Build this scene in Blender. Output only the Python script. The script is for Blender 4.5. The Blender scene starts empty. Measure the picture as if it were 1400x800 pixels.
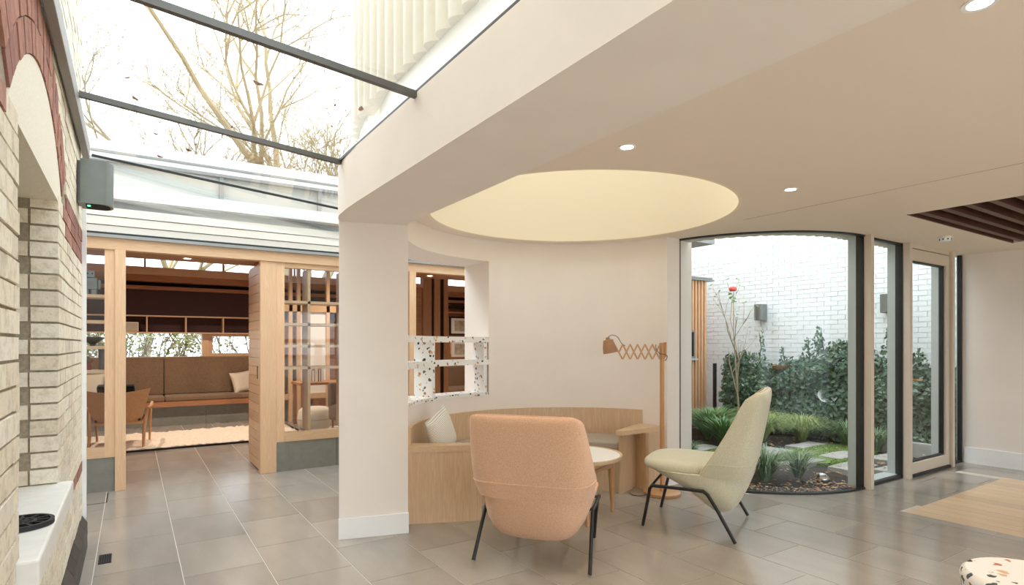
import bpy, bmesh, math, random
from mathutils import Vector, Matrix
from mathutils.geometry import tessellate_polygon
random.seed(7)
S = bpy.context.scene
COL = S.collection
R = math.radians
PI = math.pi

# ------------------------------------------------------------------ camera, sky, exposure
cam_d = bpy.data.cameras.new('camera'); cam = bpy.data.objects.new('camera', cam_d); COL.objects.link(cam)
cam.location = (0, 0, 1.4); cam.rotation_euler = (R(90), 0, -math.atan2(520, 790))
cam_d.sensor_fit = 'HORIZONTAL'; cam_d.sensor_width = 36; cam_d.lens = 790 / 1400 * 36
cam_d.shift_y = 71 / 1400; cam_d.clip_start = 0.02; cam_d.clip_end = 200
S.camera = cam
w = bpy.data.worlds.new('sky'); S.world = w; w.use_nodes = True
bgn = w.node_tree.nodes['Background']
bgn.inputs[0].default_value = (0.86, 0.94, 1.0, 1); bgn.inputs[1].default_value = 1.75
sun_d = bpy.data.lights.new('sun', 'SUN'); sun_d.energy = 0.5; sun_d.angle = R(25); sun_d.color = (1, 0.95, 0.88)
sun = bpy.data.objects.new('sun', sun_d); COL.objects.link(sun); sun.rotation_euler = (R(38), 0, R(-150)); sun.location = (2, 2, 12)
VS = S.view_settings
VS.view_transform = 'Standard'; VS.look = 'None'; VS.gamma = 1; VS.use_curve_mapping = False; VS.exposure = 1.18
S.cycles.max_bounces = 10; S.cycles.diffuse_bounces = 6; S.cycles.transparent_max_bounces = 24
S.cycles.sample_clamp_indirect = 6

# ------------------------------------------------------------------ materials
def lin(r, g, b):
    f = lambda c: (c / 255) / 12.92 if c / 255 <= .04045 else ((c / 255 + .055) / 1.055) ** 2.4
    return (f(r), f(g), f(b), 1)
def new(name):
    m = bpy.data.materials.new(name); m.use_nodes = True
    n = m.node_tree.nodes; l = m.node_tree.links
    return m, n, l, n['Principled BSDF']
def pos_noise(n, l, scale, detail=3, vec=(1, 1, 1), obj=False, rnd=False):
    g = n.new('ShaderNodeTexCoord') if obj else n.new('ShaderNodeNewGeometry')
    out = g.outputs['Object'] if obj else g.outputs['Position']
    mp = n.new('ShaderNodeMapping'); mp.inputs['Scale'].default_value = vec
    l.new(out, mp.inputs['Vector'])
    if rnd:
        oi = n.new('ShaderNodeObjectInfo'); mu = n.new('ShaderNodeMath'); mu.operation = 'MULTIPLY'; mu.inputs[1].default_value = 37
        l.new(oi.outputs['Random'], mu.inputs[0]); l.new(mu.outputs[0], mp.inputs['Location'])
    t = n.new('ShaderNodeTexNoise'); t.inputs['Scale'].default_value = scale; t.inputs['Detail'].default_value = detail
    l.new(mp.outputs[0], t.inputs['Vector'])
    return t
def ramp(n, l, src, stops):
    r = n.new('ShaderNodeValToRGB'); e = r.color_ramp.elements
    e[0].position, e[0].color = stops[0]; e[1].position, e[1].color = stops[-1]
    for p, c in stops[1:-1]:
        x = e.new(p); x.color = c
    l.new(src, r.inputs[0]); return r
def bump(n, l, b, src, s=.2, d=.01):
    k = n.new('ShaderNodeBump'); k.inputs['Strength'].default_value = s; k.inputs['Distance'].default_value = d
    l.new(src, k.inputs['Height']); l.new(k.outputs[0], b.inputs['Normal'])
def plain(name, c, rough=.5, metal=0, noise=0, nscale=20, bmp=0, spec=None):
    m, n, l, b = new(name)
    b.inputs['Base Color'].default_value = c; b.inputs['Roughness'].default_value = rough; b.inputs['Metallic'].default_value = metal
    if spec is not None: b.inputs['Specular IOR Level'].default_value = spec
    if noise:
        t = pos_noise(n, l, nscale, 4)
        d = tuple(x * (1 - noise) for x in c[:3]) + (1,); u = tuple(min(1, x * (1 + noise)) for x in c[:3]) + (1,)
        r = ramp(n, l, t.outputs[0], [(.3, d), (.7, u)]); l.new(r.outputs[0], b.inputs['Base Color'])
        if bmp: bump(n, l, b, t.outputs[0], bmp)
    return m
def wood(name, c1, c2, axis='z', rough=.45, scale=1.0):
    m, n, l, b = new(name)
    a, c = 26 * scale, 1.6 * scale
    v = {'x': (c, a, a), 'y': (a, c, a), 'z': (a, a, c)}[axis]
    t = pos_noise(n, l, 1.0, 5, v, rnd=True); t.inputs['Distortion'].default_value = 1.2
    v2 = tuple(x * 4 for x in v); t2 = pos_noise(n, l, 1.0, 3, v2)
    mx = n.new('ShaderNodeMath'); mx.operation = 'MULTIPLY_ADD'; mx.inputs[1].default_value = .35
    l.new(t2.outputs[0], mx.inputs[0]); l.new(t.outputs[0], mx.inputs[2])
    r = ramp(n, l, mx.outputs[0], [(.38, c2), (.55, c1), (.68, tuple((c1[i] * .55 + c2[i] * .45) for i in range(3)) + (1,)), (.85, c1)])
    oi = n.new('ShaderNodeObjectInfo'); hs = n.new('ShaderNodeHueSaturation')
    mr = n.new('ShaderNodeMapRange'); mr.inputs[3].default_value = .9; mr.inputs[4].default_value = 1.08
    l.new(oi.outputs['Random'], mr.inputs[0]); l.new(mr.outputs[0], hs.inputs['Value']); l.new(r.outputs[0], hs.inputs['Color'])
    l.new(hs.outputs[0], b.inputs['Base Color']); b.inputs['Roughness'].default_value = rough
    bump(n, l, b, t.outputs[0], .06, .004)
    return m
def glass(name, tint=(.94, .98, .97, 1), refl=1.0):
    m, n, l, b = new(name); n.remove(b)
    o = n['Material Output']; tr = n.new('ShaderNodeBsdfTransparent'); gl = n.new('ShaderNodeBsdfGlossy'); mx = n.new('ShaderNodeMixShader')
    fr = n.new('ShaderNodeLayerWeight'); fr.inputs[0].default_value = .5; pw = n.new('ShaderNodeMath'); pw.operation = 'POWER'; pw.inputs[1].default_value = 5
    mu = n.new('ShaderNodeMath'); mu.operation = 'MULTIPLY_ADD'; mu.inputs[1].default_value = .9 * refl; mu.inputs[2].default_value = .035 * refl
    tr.inputs[0].default_value = tint; gl.inputs['Roughness'].default_value = 0.0
    l.new(fr.outputs['Facing'], pw.inputs[0]); l.new(pw.outputs[0], mu.inputs[0]); l.new(mu.outputs[0], mx.inputs[0]); l.new(tr.outputs[0], mx.inputs[1]); l.new(gl.outputs[0], mx.inputs[2]); l.new(mx.outputs[0], o.inputs[0])
    return m
def emit(name, c, s):
    m, n, l, b = new(name); b.inputs['Emission Color'].default_value = c; b.inputs['Emission Strength'].default_value = s
    b.inputs['Base Color'].default_value = c; return m
def brickmat(name, cols, stain=.35, rough=.9):
    m, n, l, b = new(name)
    oi = n.new('ShaderNodeObjectInfo'); k = len(cols)
    r = ramp(n, l, oi.outputs['Random'], [(i / (k - 1), c) for i, c in enumerate(cols)])
    t = pos_noise(n, l, 26, 6); t2 = pos_noise(n, l, 90, 3)
    rr = ramp(n, l, t.outputs[0], [(.36, (.55, .52, .46, 1)), (.52, (1, 1, 1, 1)), (1, (1, 1, 1, 1))])
    mx = n.new('ShaderNodeMixRGB'); mx.blend_type = 'MULTIPLY'; mx.inputs[0].default_value = stain
    l.new(r.outputs[0], mx.inputs[1]); l.new(rr.outputs[0], mx.inputs[2])
    r2 = ramp(n, l, t2.outputs[0], [(.3, (.7, .68, .64, 1)), (.45, (1, 1, 1, 1))])
    m2 = n.new('ShaderNodeMixRGB'); m2.blend_type = 'MULTIPLY'; m2.inputs[0].default_value = stain
    l.new(mx.outputs[0], m2.inputs[1]); l.new(r2.outputs[0], m2.inputs[2])
    l.new(m2.outputs[0], b.inputs['Base Color']); b.inputs['Roughness'].default_value = rough
    bump(n, l, b, t2.outputs[0], .35, .006); return m
def tilemat():
    m, n, l, b = new('limestone_tile')
    oi = n.new('ShaderNodeObjectInfo')
    r = ramp(n, l, oi.outputs['Random'], [(0, lin(158, 150, 140)), (.5, lin(166, 158, 148)), (1, lin(172, 164, 153))])
    t = pos_noise(n, l, 1.5, 5, (4, 1.2, 4)); t2 = pos_noise(n, l, 140, 2)
    rr = ramp(n, l, t.outputs[0], [(.3, (.84, .84, .84, 1)), (.7, (1.0, 1.0, 1.0, 1))])
    mx = n.new('ShaderNodeMixRGB'); mx.blend_type = 'MULTIPLY'; mx.inputs[0].default_value = .8
    l.new(r.outputs[0], mx.inputs[1]); l.new(rr.outputs[0], mx.inputs[2])
    r2 = ramp(n, l, t2.outputs[0], [(.35, (.86, .85, .83, 1)), (.6, (1, 1, 1, 1))])
    m2 = n.new('ShaderNodeMixRGB'); m2.blend_type = 'MULTIPLY'; m2.inputs[0].default_value = .7
    l.new(mx.outputs[0], m2.inputs[1]); l.new(r2.outputs[0], m2.inputs[2]); l.new(m2.outputs[0], b.inputs['Base Color'])
    rg = n.new('ShaderNodeMapRange'); rg.inputs[3].default_value = .12; rg.inputs[4].default_value = .26
    l.new(t.outputs[0], rg.inputs[0]); l.new(rg.outputs[0], b.inputs['Roughness'])
    b.inputs['Specular IOR Level'].default_value = .85
    return m
def terrazzo(name, scale):
    m, n, l, b = new(name)
    g = n.new('ShaderNodeNewGeometry'); v = n.new('ShaderNodeTexVoronoi'); v.inputs['Scale'].default_value = scale
    nz = pos_noise(n, l, scale * 1.3, 1); add = n.new('ShaderNodeVectorMath'); add.operation = 'MULTIPLY_ADD'
    add.inputs[1].default_value = (.9 / scale,) * 3; l.new(nz.outputs['Color'], add.inputs[0]); l.new(g.outputs['Position'], add.inputs[2])
    l.new(add.outputs[0], v.inputs['Vector'])
    sp = n.new('ShaderNodeSeparateColor'); l.new(v.outputs['Color'], sp.inputs[0])
    wh = lin(240, 239, 236)
    cr = n.new('ShaderNodeValToRGB'); cr.color_ramp.interpolation = 'CONSTANT'; e = cr.color_ramp.elements
    e[0].position = 0; e[0].color = lin(34, 32, 30); e[1].position = .10; e[1].color = lin(186, 118, 84)
    for p, c in ((.22, lin(70, 84, 82)), (.29, lin(214, 178, 140)), (.38, wh)):
        x = e.new(p); x.color = c
    l.new(sp.outputs[0], cr.inputs[0])
    lt = n.new('ShaderNodeMath'); lt.operation = 'LESS_THAN'; lt.inputs[1].default_value = .42; l.new(v.outputs['Distance'], lt.inputs[0])
    mx = n.new('ShaderNodeMixRGB'); mx.inputs[1].default_value = wh; l.new(lt.outputs[0], mx.inputs[0]); l.new(cr.outputs[0], mx.inputs[2])
    l.new(mx.outputs[0], b.inputs['Base Color']); b.inputs['Roughness'].default_value = .35
    return m
def fabric(name, c1, c2, scale=260, rough=.95):
    m, n, l, b = new(name)
    t = pos_noise(n, l, scale, 2); r = ramp(n, l, t.outputs[0], [(.36, c2), (.62, c1)])
    l.new(r.outputs[0], b.inputs['Base Color']); b.inputs['Roughness'].default_value = rough
    b.inputs['Sheen Weight'].default_value = .25; b.inputs['Specular IOR Level'].default_value = .2
    bump(n, l, b, t.outputs[0], .25, .003); return m
def leafmat(name, cols, rough=.5):
    m, n, l, b = new(name)
    g = n.new('ShaderNodeNewGeometry'); k = len(cols)
    r = ramp(n, l, g.outputs['Random Per Island'], [(i / (k - 1), c) for i, c in enumerate(cols)])
    l.new(r.outputs[0], b.inputs['Base Color']); b.inputs['Roughness'].default_value = rough; return m
def striped(name, c1, c2, freq):
    m, n, l, b = new(name)
    tc = n.new('ShaderNodeTexCoord'); wv = n.new('ShaderNodeTexWave'); wv.bands_direction = 'Z'; wv.inputs['Scale'].default_value = freq
    l.new(tc.outputs['Object'], wv.inputs['Vector']); r = ramp(n, l, wv.outputs[0], [(.3, c2), (.5, c1)])
    l.new(r.outputs[0], b.inputs['Base Color']); b.inputs['Roughness'].default_value = .95; return m
M = {}
M['plaster'] = plain('plaster', lin(241, 232, 224), .85, noise=.02, nscale=3)
M['ceil'] = plain('ceiling_paint', lin(240, 226, 212), .85)
M['white'] = plain('white_gloss_paint', lin(243, 243, 243), .4)
M['gold'] = plain('pale_yellow_paint', lin(246, 234, 208), .85)
M['tile'] = tilemat()
M['grout'] = plain('grout', lin(204, 196, 184), .7)
M['oak'] = wood('oak_vertical', lin(221, 192, 158), lin(192, 156, 119), 'z')
M['oak_x'] = wood('oak_along_x', lin(220, 191, 156), lin(198, 164, 127), 'x')
M['oak_y'] = wood('oak_along_y', lin(226, 198, 164), lin(204, 170, 134), 'y', .3)
M['oakframe'] = wood('cherry_oak_frame', lin(222, 187, 150), lin(202, 160, 122), 'z', .4)
M['oakframe_x'] = wood('cherry_oak_rail', lin(222, 187, 150), lin(200, 158, 118), 'x', .4)
M['oakdark'] = wood('warm_panel_wood', lin(178, 124, 84), lin(140, 90, 58), 'x', .45)
M['oakdark_z'] = wood('warm_panel_wood_upright', lin(178, 124, 84), lin(138, 88, 56), 'z', .45)
M['slat'] = wood('dark_walnut_slat', lin(98, 62, 46), lin(66, 38, 28), 'x', .5)
M['lampwood'] = wood('lamp_oak', lin(206, 158, 112), lin(178, 126, 84), 'z', .4)
M['shadewood'] = wood('lamp_shade_wood', lin(176, 132, 100), lin(146, 104, 76), 'x', .55, 2)
M['black'] = plain('black_powder_coat', lin(26, 26, 27), .4)
M['gasket'] = plain('black_window_frame', lin(30, 32, 33), .45)
M['darkpanel'] = plain('aubergine_felt_panel', lin(74, 52, 52), .95, noise=.12, nscale=120)
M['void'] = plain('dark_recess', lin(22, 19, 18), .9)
M['bar'] = plain('bronze_grey_steel', lin(98, 96, 92), .35, .6)
M['channel'] = plain('steel_channel', lin(150, 146, 140), .5, .25)
M['lampbox'] = plain('zinc_grey_metal', lin(118, 122, 116), .42, .55, noise=.06, nscale=12)
M['cream'] = brickmat('cream_brick', [lin(232, 219, 196), lin(240, 229, 208), lin(224, 210, 186), lin(242, 233, 215), lin(218, 205, 184)], .35)
M['red'] = brickmat('red_brick', [lin(168, 116, 98), lin(180, 128, 108), lin(152, 104, 92), lin(186, 138, 120)], .45)
M['blackbrick'] = brickmat('black_plinth_brick', [lin(66, 63, 62), lin(78, 74, 72), lin(56, 54, 54)], .4, .45)
M['mortar'] = plain('mortar', lin(158, 146, 126), .95, noise=.2, nscale=60)
M['stone'] = plain('white_sill_stone', lin(228, 224, 216), .6, noise=.04, nscale=18)
M['render_panel'] = plain('tympanum_render', lin(238, 229, 210), .9, noise=.05, nscale=120, bmp=.15)
M['greystone'] = plain('grey_upstand_tile', lin(128, 127, 118), .4, noise=.08, nscale=14)
M['greyconc'] = plain('pale_grey_stone', lin(196, 196, 188), .7, noise=.03, nscale=6)
M['zinc'] = plain('grey_flashing', lin(150, 152, 150), .5, .3)
M['flute'] = plain('fluted_white_cladding', lin(222, 217, 206), .5)
M['frame_beige'] = plain('beige_painted_timber', lin(214, 200, 182), .5)
M['alu'] = plain('outside_grey_aluminium', lin(190, 198, 196), .45, .1)
M['glass'] = glass('window_glass', (.97, .982, .98, 1), .4); M['roofglass'] = glass('roof_glass', (.98, .99, .99, 1), .8); M['darkglass'] = glass('screen_glass', (.93, .95, .95, 1), .9)
M['terr'] = terrazzo('terrazzo_small', 31); M['terr_big'] = terrazzo('terrazzo_large', 22)
M['orange'] = fabric('terracotta_wool', lin(231, 191, 161), lin(208, 162, 130))
M['orange_in'] = fabric('terracotta_wool_pale', lin(234, 196, 166), lin(214, 170, 138))
M['green'] = fabric('sage_green_wool', lin(213, 209, 187), lin(188, 184, 158))
M['brownfab'] = fabric('brown_felt', lin(140, 116, 92), lin(112, 90, 70), 160)
M['creamfab'] = fabric('cream_linen', lin(228, 218, 200), lin(208, 196, 176))
M['greyfab'] = fabric('warm_grey_wool', lin(190, 178, 162), lin(164, 152, 136))
M['blackfab'] = fabric('black_cloth', lin(30, 29, 29), lin(20, 19, 19))
M['stripe'] = striped('cream_ticking', lin(240, 235, 226), lin(198, 192, 180), 26)
M['rug'] = plain('cream_shag_wool', lin(226, 212, 192), 1, noise=.12, nscale=40, bmp=.5)
M['rugedge'] = plain('black_rug_binding', lin(40, 34, 30), 1)
M['laminate'] = plain('white_laminate', lin(244, 242, 238), .35)
M['whitebrick'] = plain('white_painted_brick', lin(228, 231, 230), .7, noise=.03, nscale=30)
M['whitemortar'] = plain('white_painted_mortar', lin(222, 226, 226), .8)
M['larch'] = wood('larch_batten', lin(226, 178, 136), lin(196, 140, 98), 'z', .6)
M['soil'] = plain('dark_soil', lin(66, 58, 52), 1, noise=.4, nscale=30, bmp=.6)
M['moss'] = plain('moss_grass', lin(112, 138, 70), 1, noise=.35, nscale=30, bmp=.8)
M['paver'] = plain('grey_paving_stone', lin(176, 174, 168), .8, noise=.1, nscale=10)
M['pebble'] = leafmat('pebbles', [lin(120, 116, 112), lin(160, 156, 150), lin(80, 78, 78), lin(190, 186, 178)], .7)
M['litter'] = leafmat('fallen_leaf', [lin(176, 130, 88), lin(206, 170, 126), lin(150, 96, 66), lin(216, 196, 160)], .7)
M['ivy'] = leafmat('ivy_leaves', [lin(46, 72, 54), lin(66, 96, 72), lin(92, 122, 96), lin(42, 62, 50), lin(122, 146, 116)], .4)
M['ivycore'] = plain('ivy_stems', lin(52, 46, 36), 1, noise=.3, nscale=20)
M['grass'] = leafmat('sedge_grass', [lin(116, 150, 84), lin(166, 186, 108), lin(206, 206, 146), lin(96, 134, 78)], .5)
M['grassdark'] = leafmat('lily_turf', [lin(76, 108, 78), lin(104, 136, 96), lin(150, 172, 124), lin(62, 92, 68)], .4)
M['fern'] = leafmat('fern_fronds', [lin(92, 132, 78), lin(128, 162, 100), lin(74, 108, 70)], .5)
M['twig'] = plain('pale_twig', lin(160, 144, 120), .9)
M['bark'] = plain('bare_tree_bark', lin(176, 160, 126), .9)
M['rose'] = plain('pink_red_petals', lin(222, 92, 84), .6)
M['hedgeleaf'] = leafmat('bush_leaves', [lin(150, 176, 96), lin(186, 200, 130), lin(206, 190, 160), lin(120, 150, 80)], .6)
M['steel'] = plain('polished_steel', lin(210, 210, 208), .12, 1)
M['iron'] = plain('cast_iron', lin(52, 52, 53), .55, .5)
M['robot'] = plain('grey_tin', lin(132, 136, 134), .45, .5)
M['blue'] = plain('blue_glaze', lin(86, 124, 160), .4)
M['terracotta'] = plain('terracotta_clay', lin(196, 140, 100), .8)
M['picture'] = plain('picture_print', lin(196, 186, 160), .8, noise=.35, nscale=9)
M['lightdisc'] = emit('downlight_lens', (1, .9, .74, 1), 9)
M['led'] = emit('green_led', (.1, 1, .3, 1), 2)
M['redtoy'] = plain('painted_red_toy', lin(150, 70, 62), .5)
M['canister'] = plain('grey_canister', lin(120, 122, 122), .5)

# ------------------------------------------------------------------ mesh helpers
W = {}
def wm(o): return W.get(o.name, Matrix())
def thing(name, label, cat, loc=(0, 0, 0), rz=0, group=None, kind=None):
    o = bpy.data.objects.new(name, None); COL.objects.link(o); o.empty_display_size = .1
    o.location = loc; o.rotation_euler = (0, 0, rz); W[o.name] = Matrix.Translation(loc) @ Matrix.Rotation(rz, 4, 'Z')
    o['label'] = label
    if cat: o['category'] = cat
    if group: o['group'] = group
    if kind: o['kind'] = kind
    return o
def tag(o, label, cat=None, group=None, kind=None):
    o['label'] = label
    if cat: o['category'] = cat
    if group: o['group'] = group
    if kind: o['kind'] = kind
    return o
class MB:
    def __init__(s): s.v = []; s.f = []
    def add(s, vs, fs):
        k = len(s.v); s.v += [tuple(p) for p in vs]; s.f += [tuple(i + k for i in q) for q in fs]; return s
    def box(s, x0, x1, y0, y1, z0, z1, mat=None):
        vs = [Vector((x, y, z)) for z in (z0, z1) for y in (y0, y1) for x in (x0, x1)]
        if mat is not None: vs = [mat @ p for p in vs]
        return s.add(vs, [(0, 2, 3, 1), (4, 5, 7, 6), (0, 1, 5, 4), (2, 6, 7, 3), (0, 4, 6, 2), (1, 3, 7, 5)])
    def beam(s, a, b, wd, ht, up=(0, 0, 1)):
        a, b = Vector(a), Vector(b); d = (b - a).normalized(); u = Vector(up)
        if abs(d.dot(u)) > .99: u = Vector((0, 1, 0))
        x = d.cross(u).normalized(); y = x.cross(d).normalized(); L = (b - a).length
        mat = Matrix(((x.x, d.x, y.x, a.x), (x.y, d.y, y.y, a.y), (x.z, d.z, y.z, a.z), (0, 0, 0, 1)))
        return s.box(-wd / 2, wd / 2, 0, L, -ht / 2, ht / 2, mat)
    def tube(s, pts, r, n=8, closed=False, cap=True):
        pts = [Vector(p) for p in pts]; k = len(pts); rs = r if isinstance(r, (list, tuple)) else [r] * k
        rings = []; prev = None
        for i, p in enumerate(pts):
            a = pts[(i - 1) % k] if (i or closed) else p; b = pts[(i + 1) % k] if (i < k - 1 or closed) else p
            t = (b - a).normalized()
            if prev is None:
                q = Vector((0, 0, 1)) if abs(t.z) < .9 else Vector((1, 0, 0)); u = t.cross(q).normalized()
            else: u = (prev - t * prev.dot(t)).normalized()
            prev = u; vv = t.cross(u)
            rings.append([p + (u * math.cos(2 * PI * j / n) + vv * math.sin(2 * PI * j / n)) * rs[i] for j in range(n)])
        vs = [q for rg in rings for q in rg]; fs = []
        for i in range(k if closed else k - 1):
            for j in range(n):
                a, b = i * n, ((i + 1) % k) * n; fs.append((a + j, a + (j + 1) % n, b + (j + 1) % n, b + j))
        if cap and not closed: fs += [tuple(range(n - 1, -1, -1)), tuple((k - 1) * n + j for j in range(n))]
        return s.add(vs, fs)
    def lathe(s, prof, n=32, mat=None, closed=False):
        mat = mat or Matrix(); vs = []; fs = []; k = len(prof)
        for r_, z in prof:
            for j in range(n): vs.append(mat @ Vector((r_ * math.cos(2 * PI * j / n), r_ * math.sin(2 * PI * j / n), z)))
        for i in range(k if closed else k - 1):
            for j in range(n):
                a, b = i * n, ((i + 1) % k) * n; fs.append((a + j, a + (j + 1) % n, b + (j + 1) % n, b + j))
        if not closed:
            fs += [tuple(range(n - 1, -1, -1)), tuple((k - 1) * n + j for j in range(n))]
        return s.add(vs, fs)
    def prism(s, loops, z0, z1, mat=None):
        mat = mat or Matrix(); tri = tessellate_polygon([[Vector((p[0], p[1], 0)) for p in lp] for lp in loops])
        flat = [p for lp in loops for p in lp]; n = len(flat)
        zf = (lambda z: (z if callable(z) else (lambda x, y: z)))
        f0, f1 = zf(z0), zf(z1)
        vs = [mat @ Vector((p[0], p[1], f0(*p))) for p in flat] + [mat @ Vector((p[0], p[1], f1(*p))) for p in flat]
        fs = [tuple(t) for t in tri] + [tuple(i + n for i in t) for t in tri]
        k = 0
        for lp in loops:
            m = len(lp)
            for i in range(m): a, b = k + i, k + (i + 1) % m; fs.append((a, b, b + n, a + n))
            k += m
        return s.add(vs, fs)
    def arc(s, c, r0, r1, a0, a1, z0, z1, n=24):
        """annular sector"""
        A = [R(a0 + (a1 - a0) * i / n) for i in range(n + 1)]; vs = []; fs = []
        for a in A:
            for r_, z in ((r0, z0), (r1, z0), (r1, z1), (r0, z1)): vs.append((c[0] + r_ * math.cos(a), c[1] + r_ * math.sin(a), z))
        for i in range(n):
            for j in range(4): p, q = i * 4, i * 4 + 4; fs.append((p + j, p + (j + 1) % 4, q + (j + 1) % 4, q + j))
        fs += [(3, 2, 1, 0), (n * 4, n * 4 + 1, n * 4 + 2, n * 4 + 3)]
        return s.add(vs, fs)
    def ball(s, c, r, n=12, m=8):
        rx, ry, rz = r if isinstance(r, tuple) else (r, r, r); vs = []; fs = []
        for i in range(m + 1):
            t = PI * i / m
            for j in range(n): p = 2 * PI * j / n; vs.append((c[0] + rx * math.sin(t) * math.cos(p), c[1] + ry * math.sin(t) * math.sin(p), c[2] + rz * math.cos(t)))
        for i in range(m):
            for j in range(n): fs.append((i * n + j, i * n + (j + 1) % n, (i + 1) * n + (j + 1) % n, (i + 1) * n + j))
        return s.add(vs, fs)
    def mesh(s, name, inv=None, smooth=None, recalc=True):
        me = bpy.data.meshes.new(name); vs = s.v if inv is None else [inv @ Vector(p) for p in s.v]
        me.from_pydata(vs, [], s.f)
        if recalc:
            b = bmesh.new(); b.from_mesh(me); bmesh.ops.remove_doubles(b, verts=b.verts, dist=1e-6)
            bmesh.ops.recalc_face_normals(b, faces=b.faces); b.to_mesh(me); b.free()
        if smooth:
            for p in me.polygons: p.use_smooth = True
            me.set_sharp_from_angle(angle=R(smooth))
        return me
    def build(s, name, mat, parent=None, local=False, smooth=None, bevel=0, kind=None, label=None, recalc=True):
        inv = None
        if parent is not None and not local: inv = wm(parent).inverted()
        me = s.mesh(name, inv, smooth, recalc); me.materials.append(M[mat] if isinstance(mat, str) else mat)
        o = bpy.data.objects.new(name, me); COL.objects.link(o)
        if parent is not None: o.parent = parent; W[o.name] = wm(parent)
        if bevel:
            md = o.modifiers.new('bevel', 'BEVEL'); md.width = bevel; md.segments = 2; md.limit_method = 'ANGLE'; md.angle_limit = R(40)
        if kind: o['kind'] = kind
        if label: o['label'] = label
        return o
def struct(o, label=None):
    o['kind'] = 'structure'
    if label: o['label'] = label
    return o
def B(*a): return MB().box(*a)
_unit = {}
def unit_piece(name, mat, parent, x0, x1, y0, y1, z0, z1):
    """one brick-like piece sharing a unit-cube mesh"""
    if mat not in _unit:
        me = MB().box(-.5, .5, -.5, .5, -.5, .5).mesh('piece_' + mat); me.materials.append(M[mat]); _unit[mat] = me
    o = bpy.data.objects.new(name, _unit[mat]); COL.objects.link(o)
    o.parent = parent; o.location = wm(parent).inverted() @ Vector(((x0 + x1) / 2, (y0 + y1) / 2, (z0 + z1) / 2)); o.scale = (x1 - x0, y1 - y0, z1 - z0)
    return o
def clip(poly, nx, ny, d):
    """keep points with nx*x+ny*y >= d"""
    out = []
    for i, p in enumerate(poly):
        q = poly[(i + 1) % len(poly)]; a = nx * p[0] + ny * p[1] - d; b = nx * q[0] + ny * q[1] - d
        if a >= 0: out.append(p)
        if (a >= 0) != (b >= 0): t = a / (a - b); out.append((p[0] + t * (q[0] - p[0]), p[1] + t * (q[1] - p[1])))
    return out
def arcpts(c, r, a0, a1, n): return [(c[0] + r * math.cos(R(a0 + (a1 - a0) * i / n)), c[1] + r * math.sin(R(a0 + (a1 - a0) * i / n))) for i in range(n + 1)]
def pol(r, a, c=None):
    c = c or C0; return (c[0] + r * math.cos(R(a)), c[1] + r * math.sin(R(a)))
def copy_tree(o, parent=None):
    c = o.copy(); COL.objects.link(c); c.parent = parent
    for ch in list(o.children): copy_tree(ch, c)
    return c

# key plan geometry
C0 = (3.055, 3.645); RI = 1.388; RO = 1.88; H = 2.46
CG = (5.93, 4.14); RG = 1.33         # curved garden window
A_COL = 164.4                         # angle of the wall's free end (the pillar)
def roof_z(x, y=0): return 2.765 - .088 * (x + .24)

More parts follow.
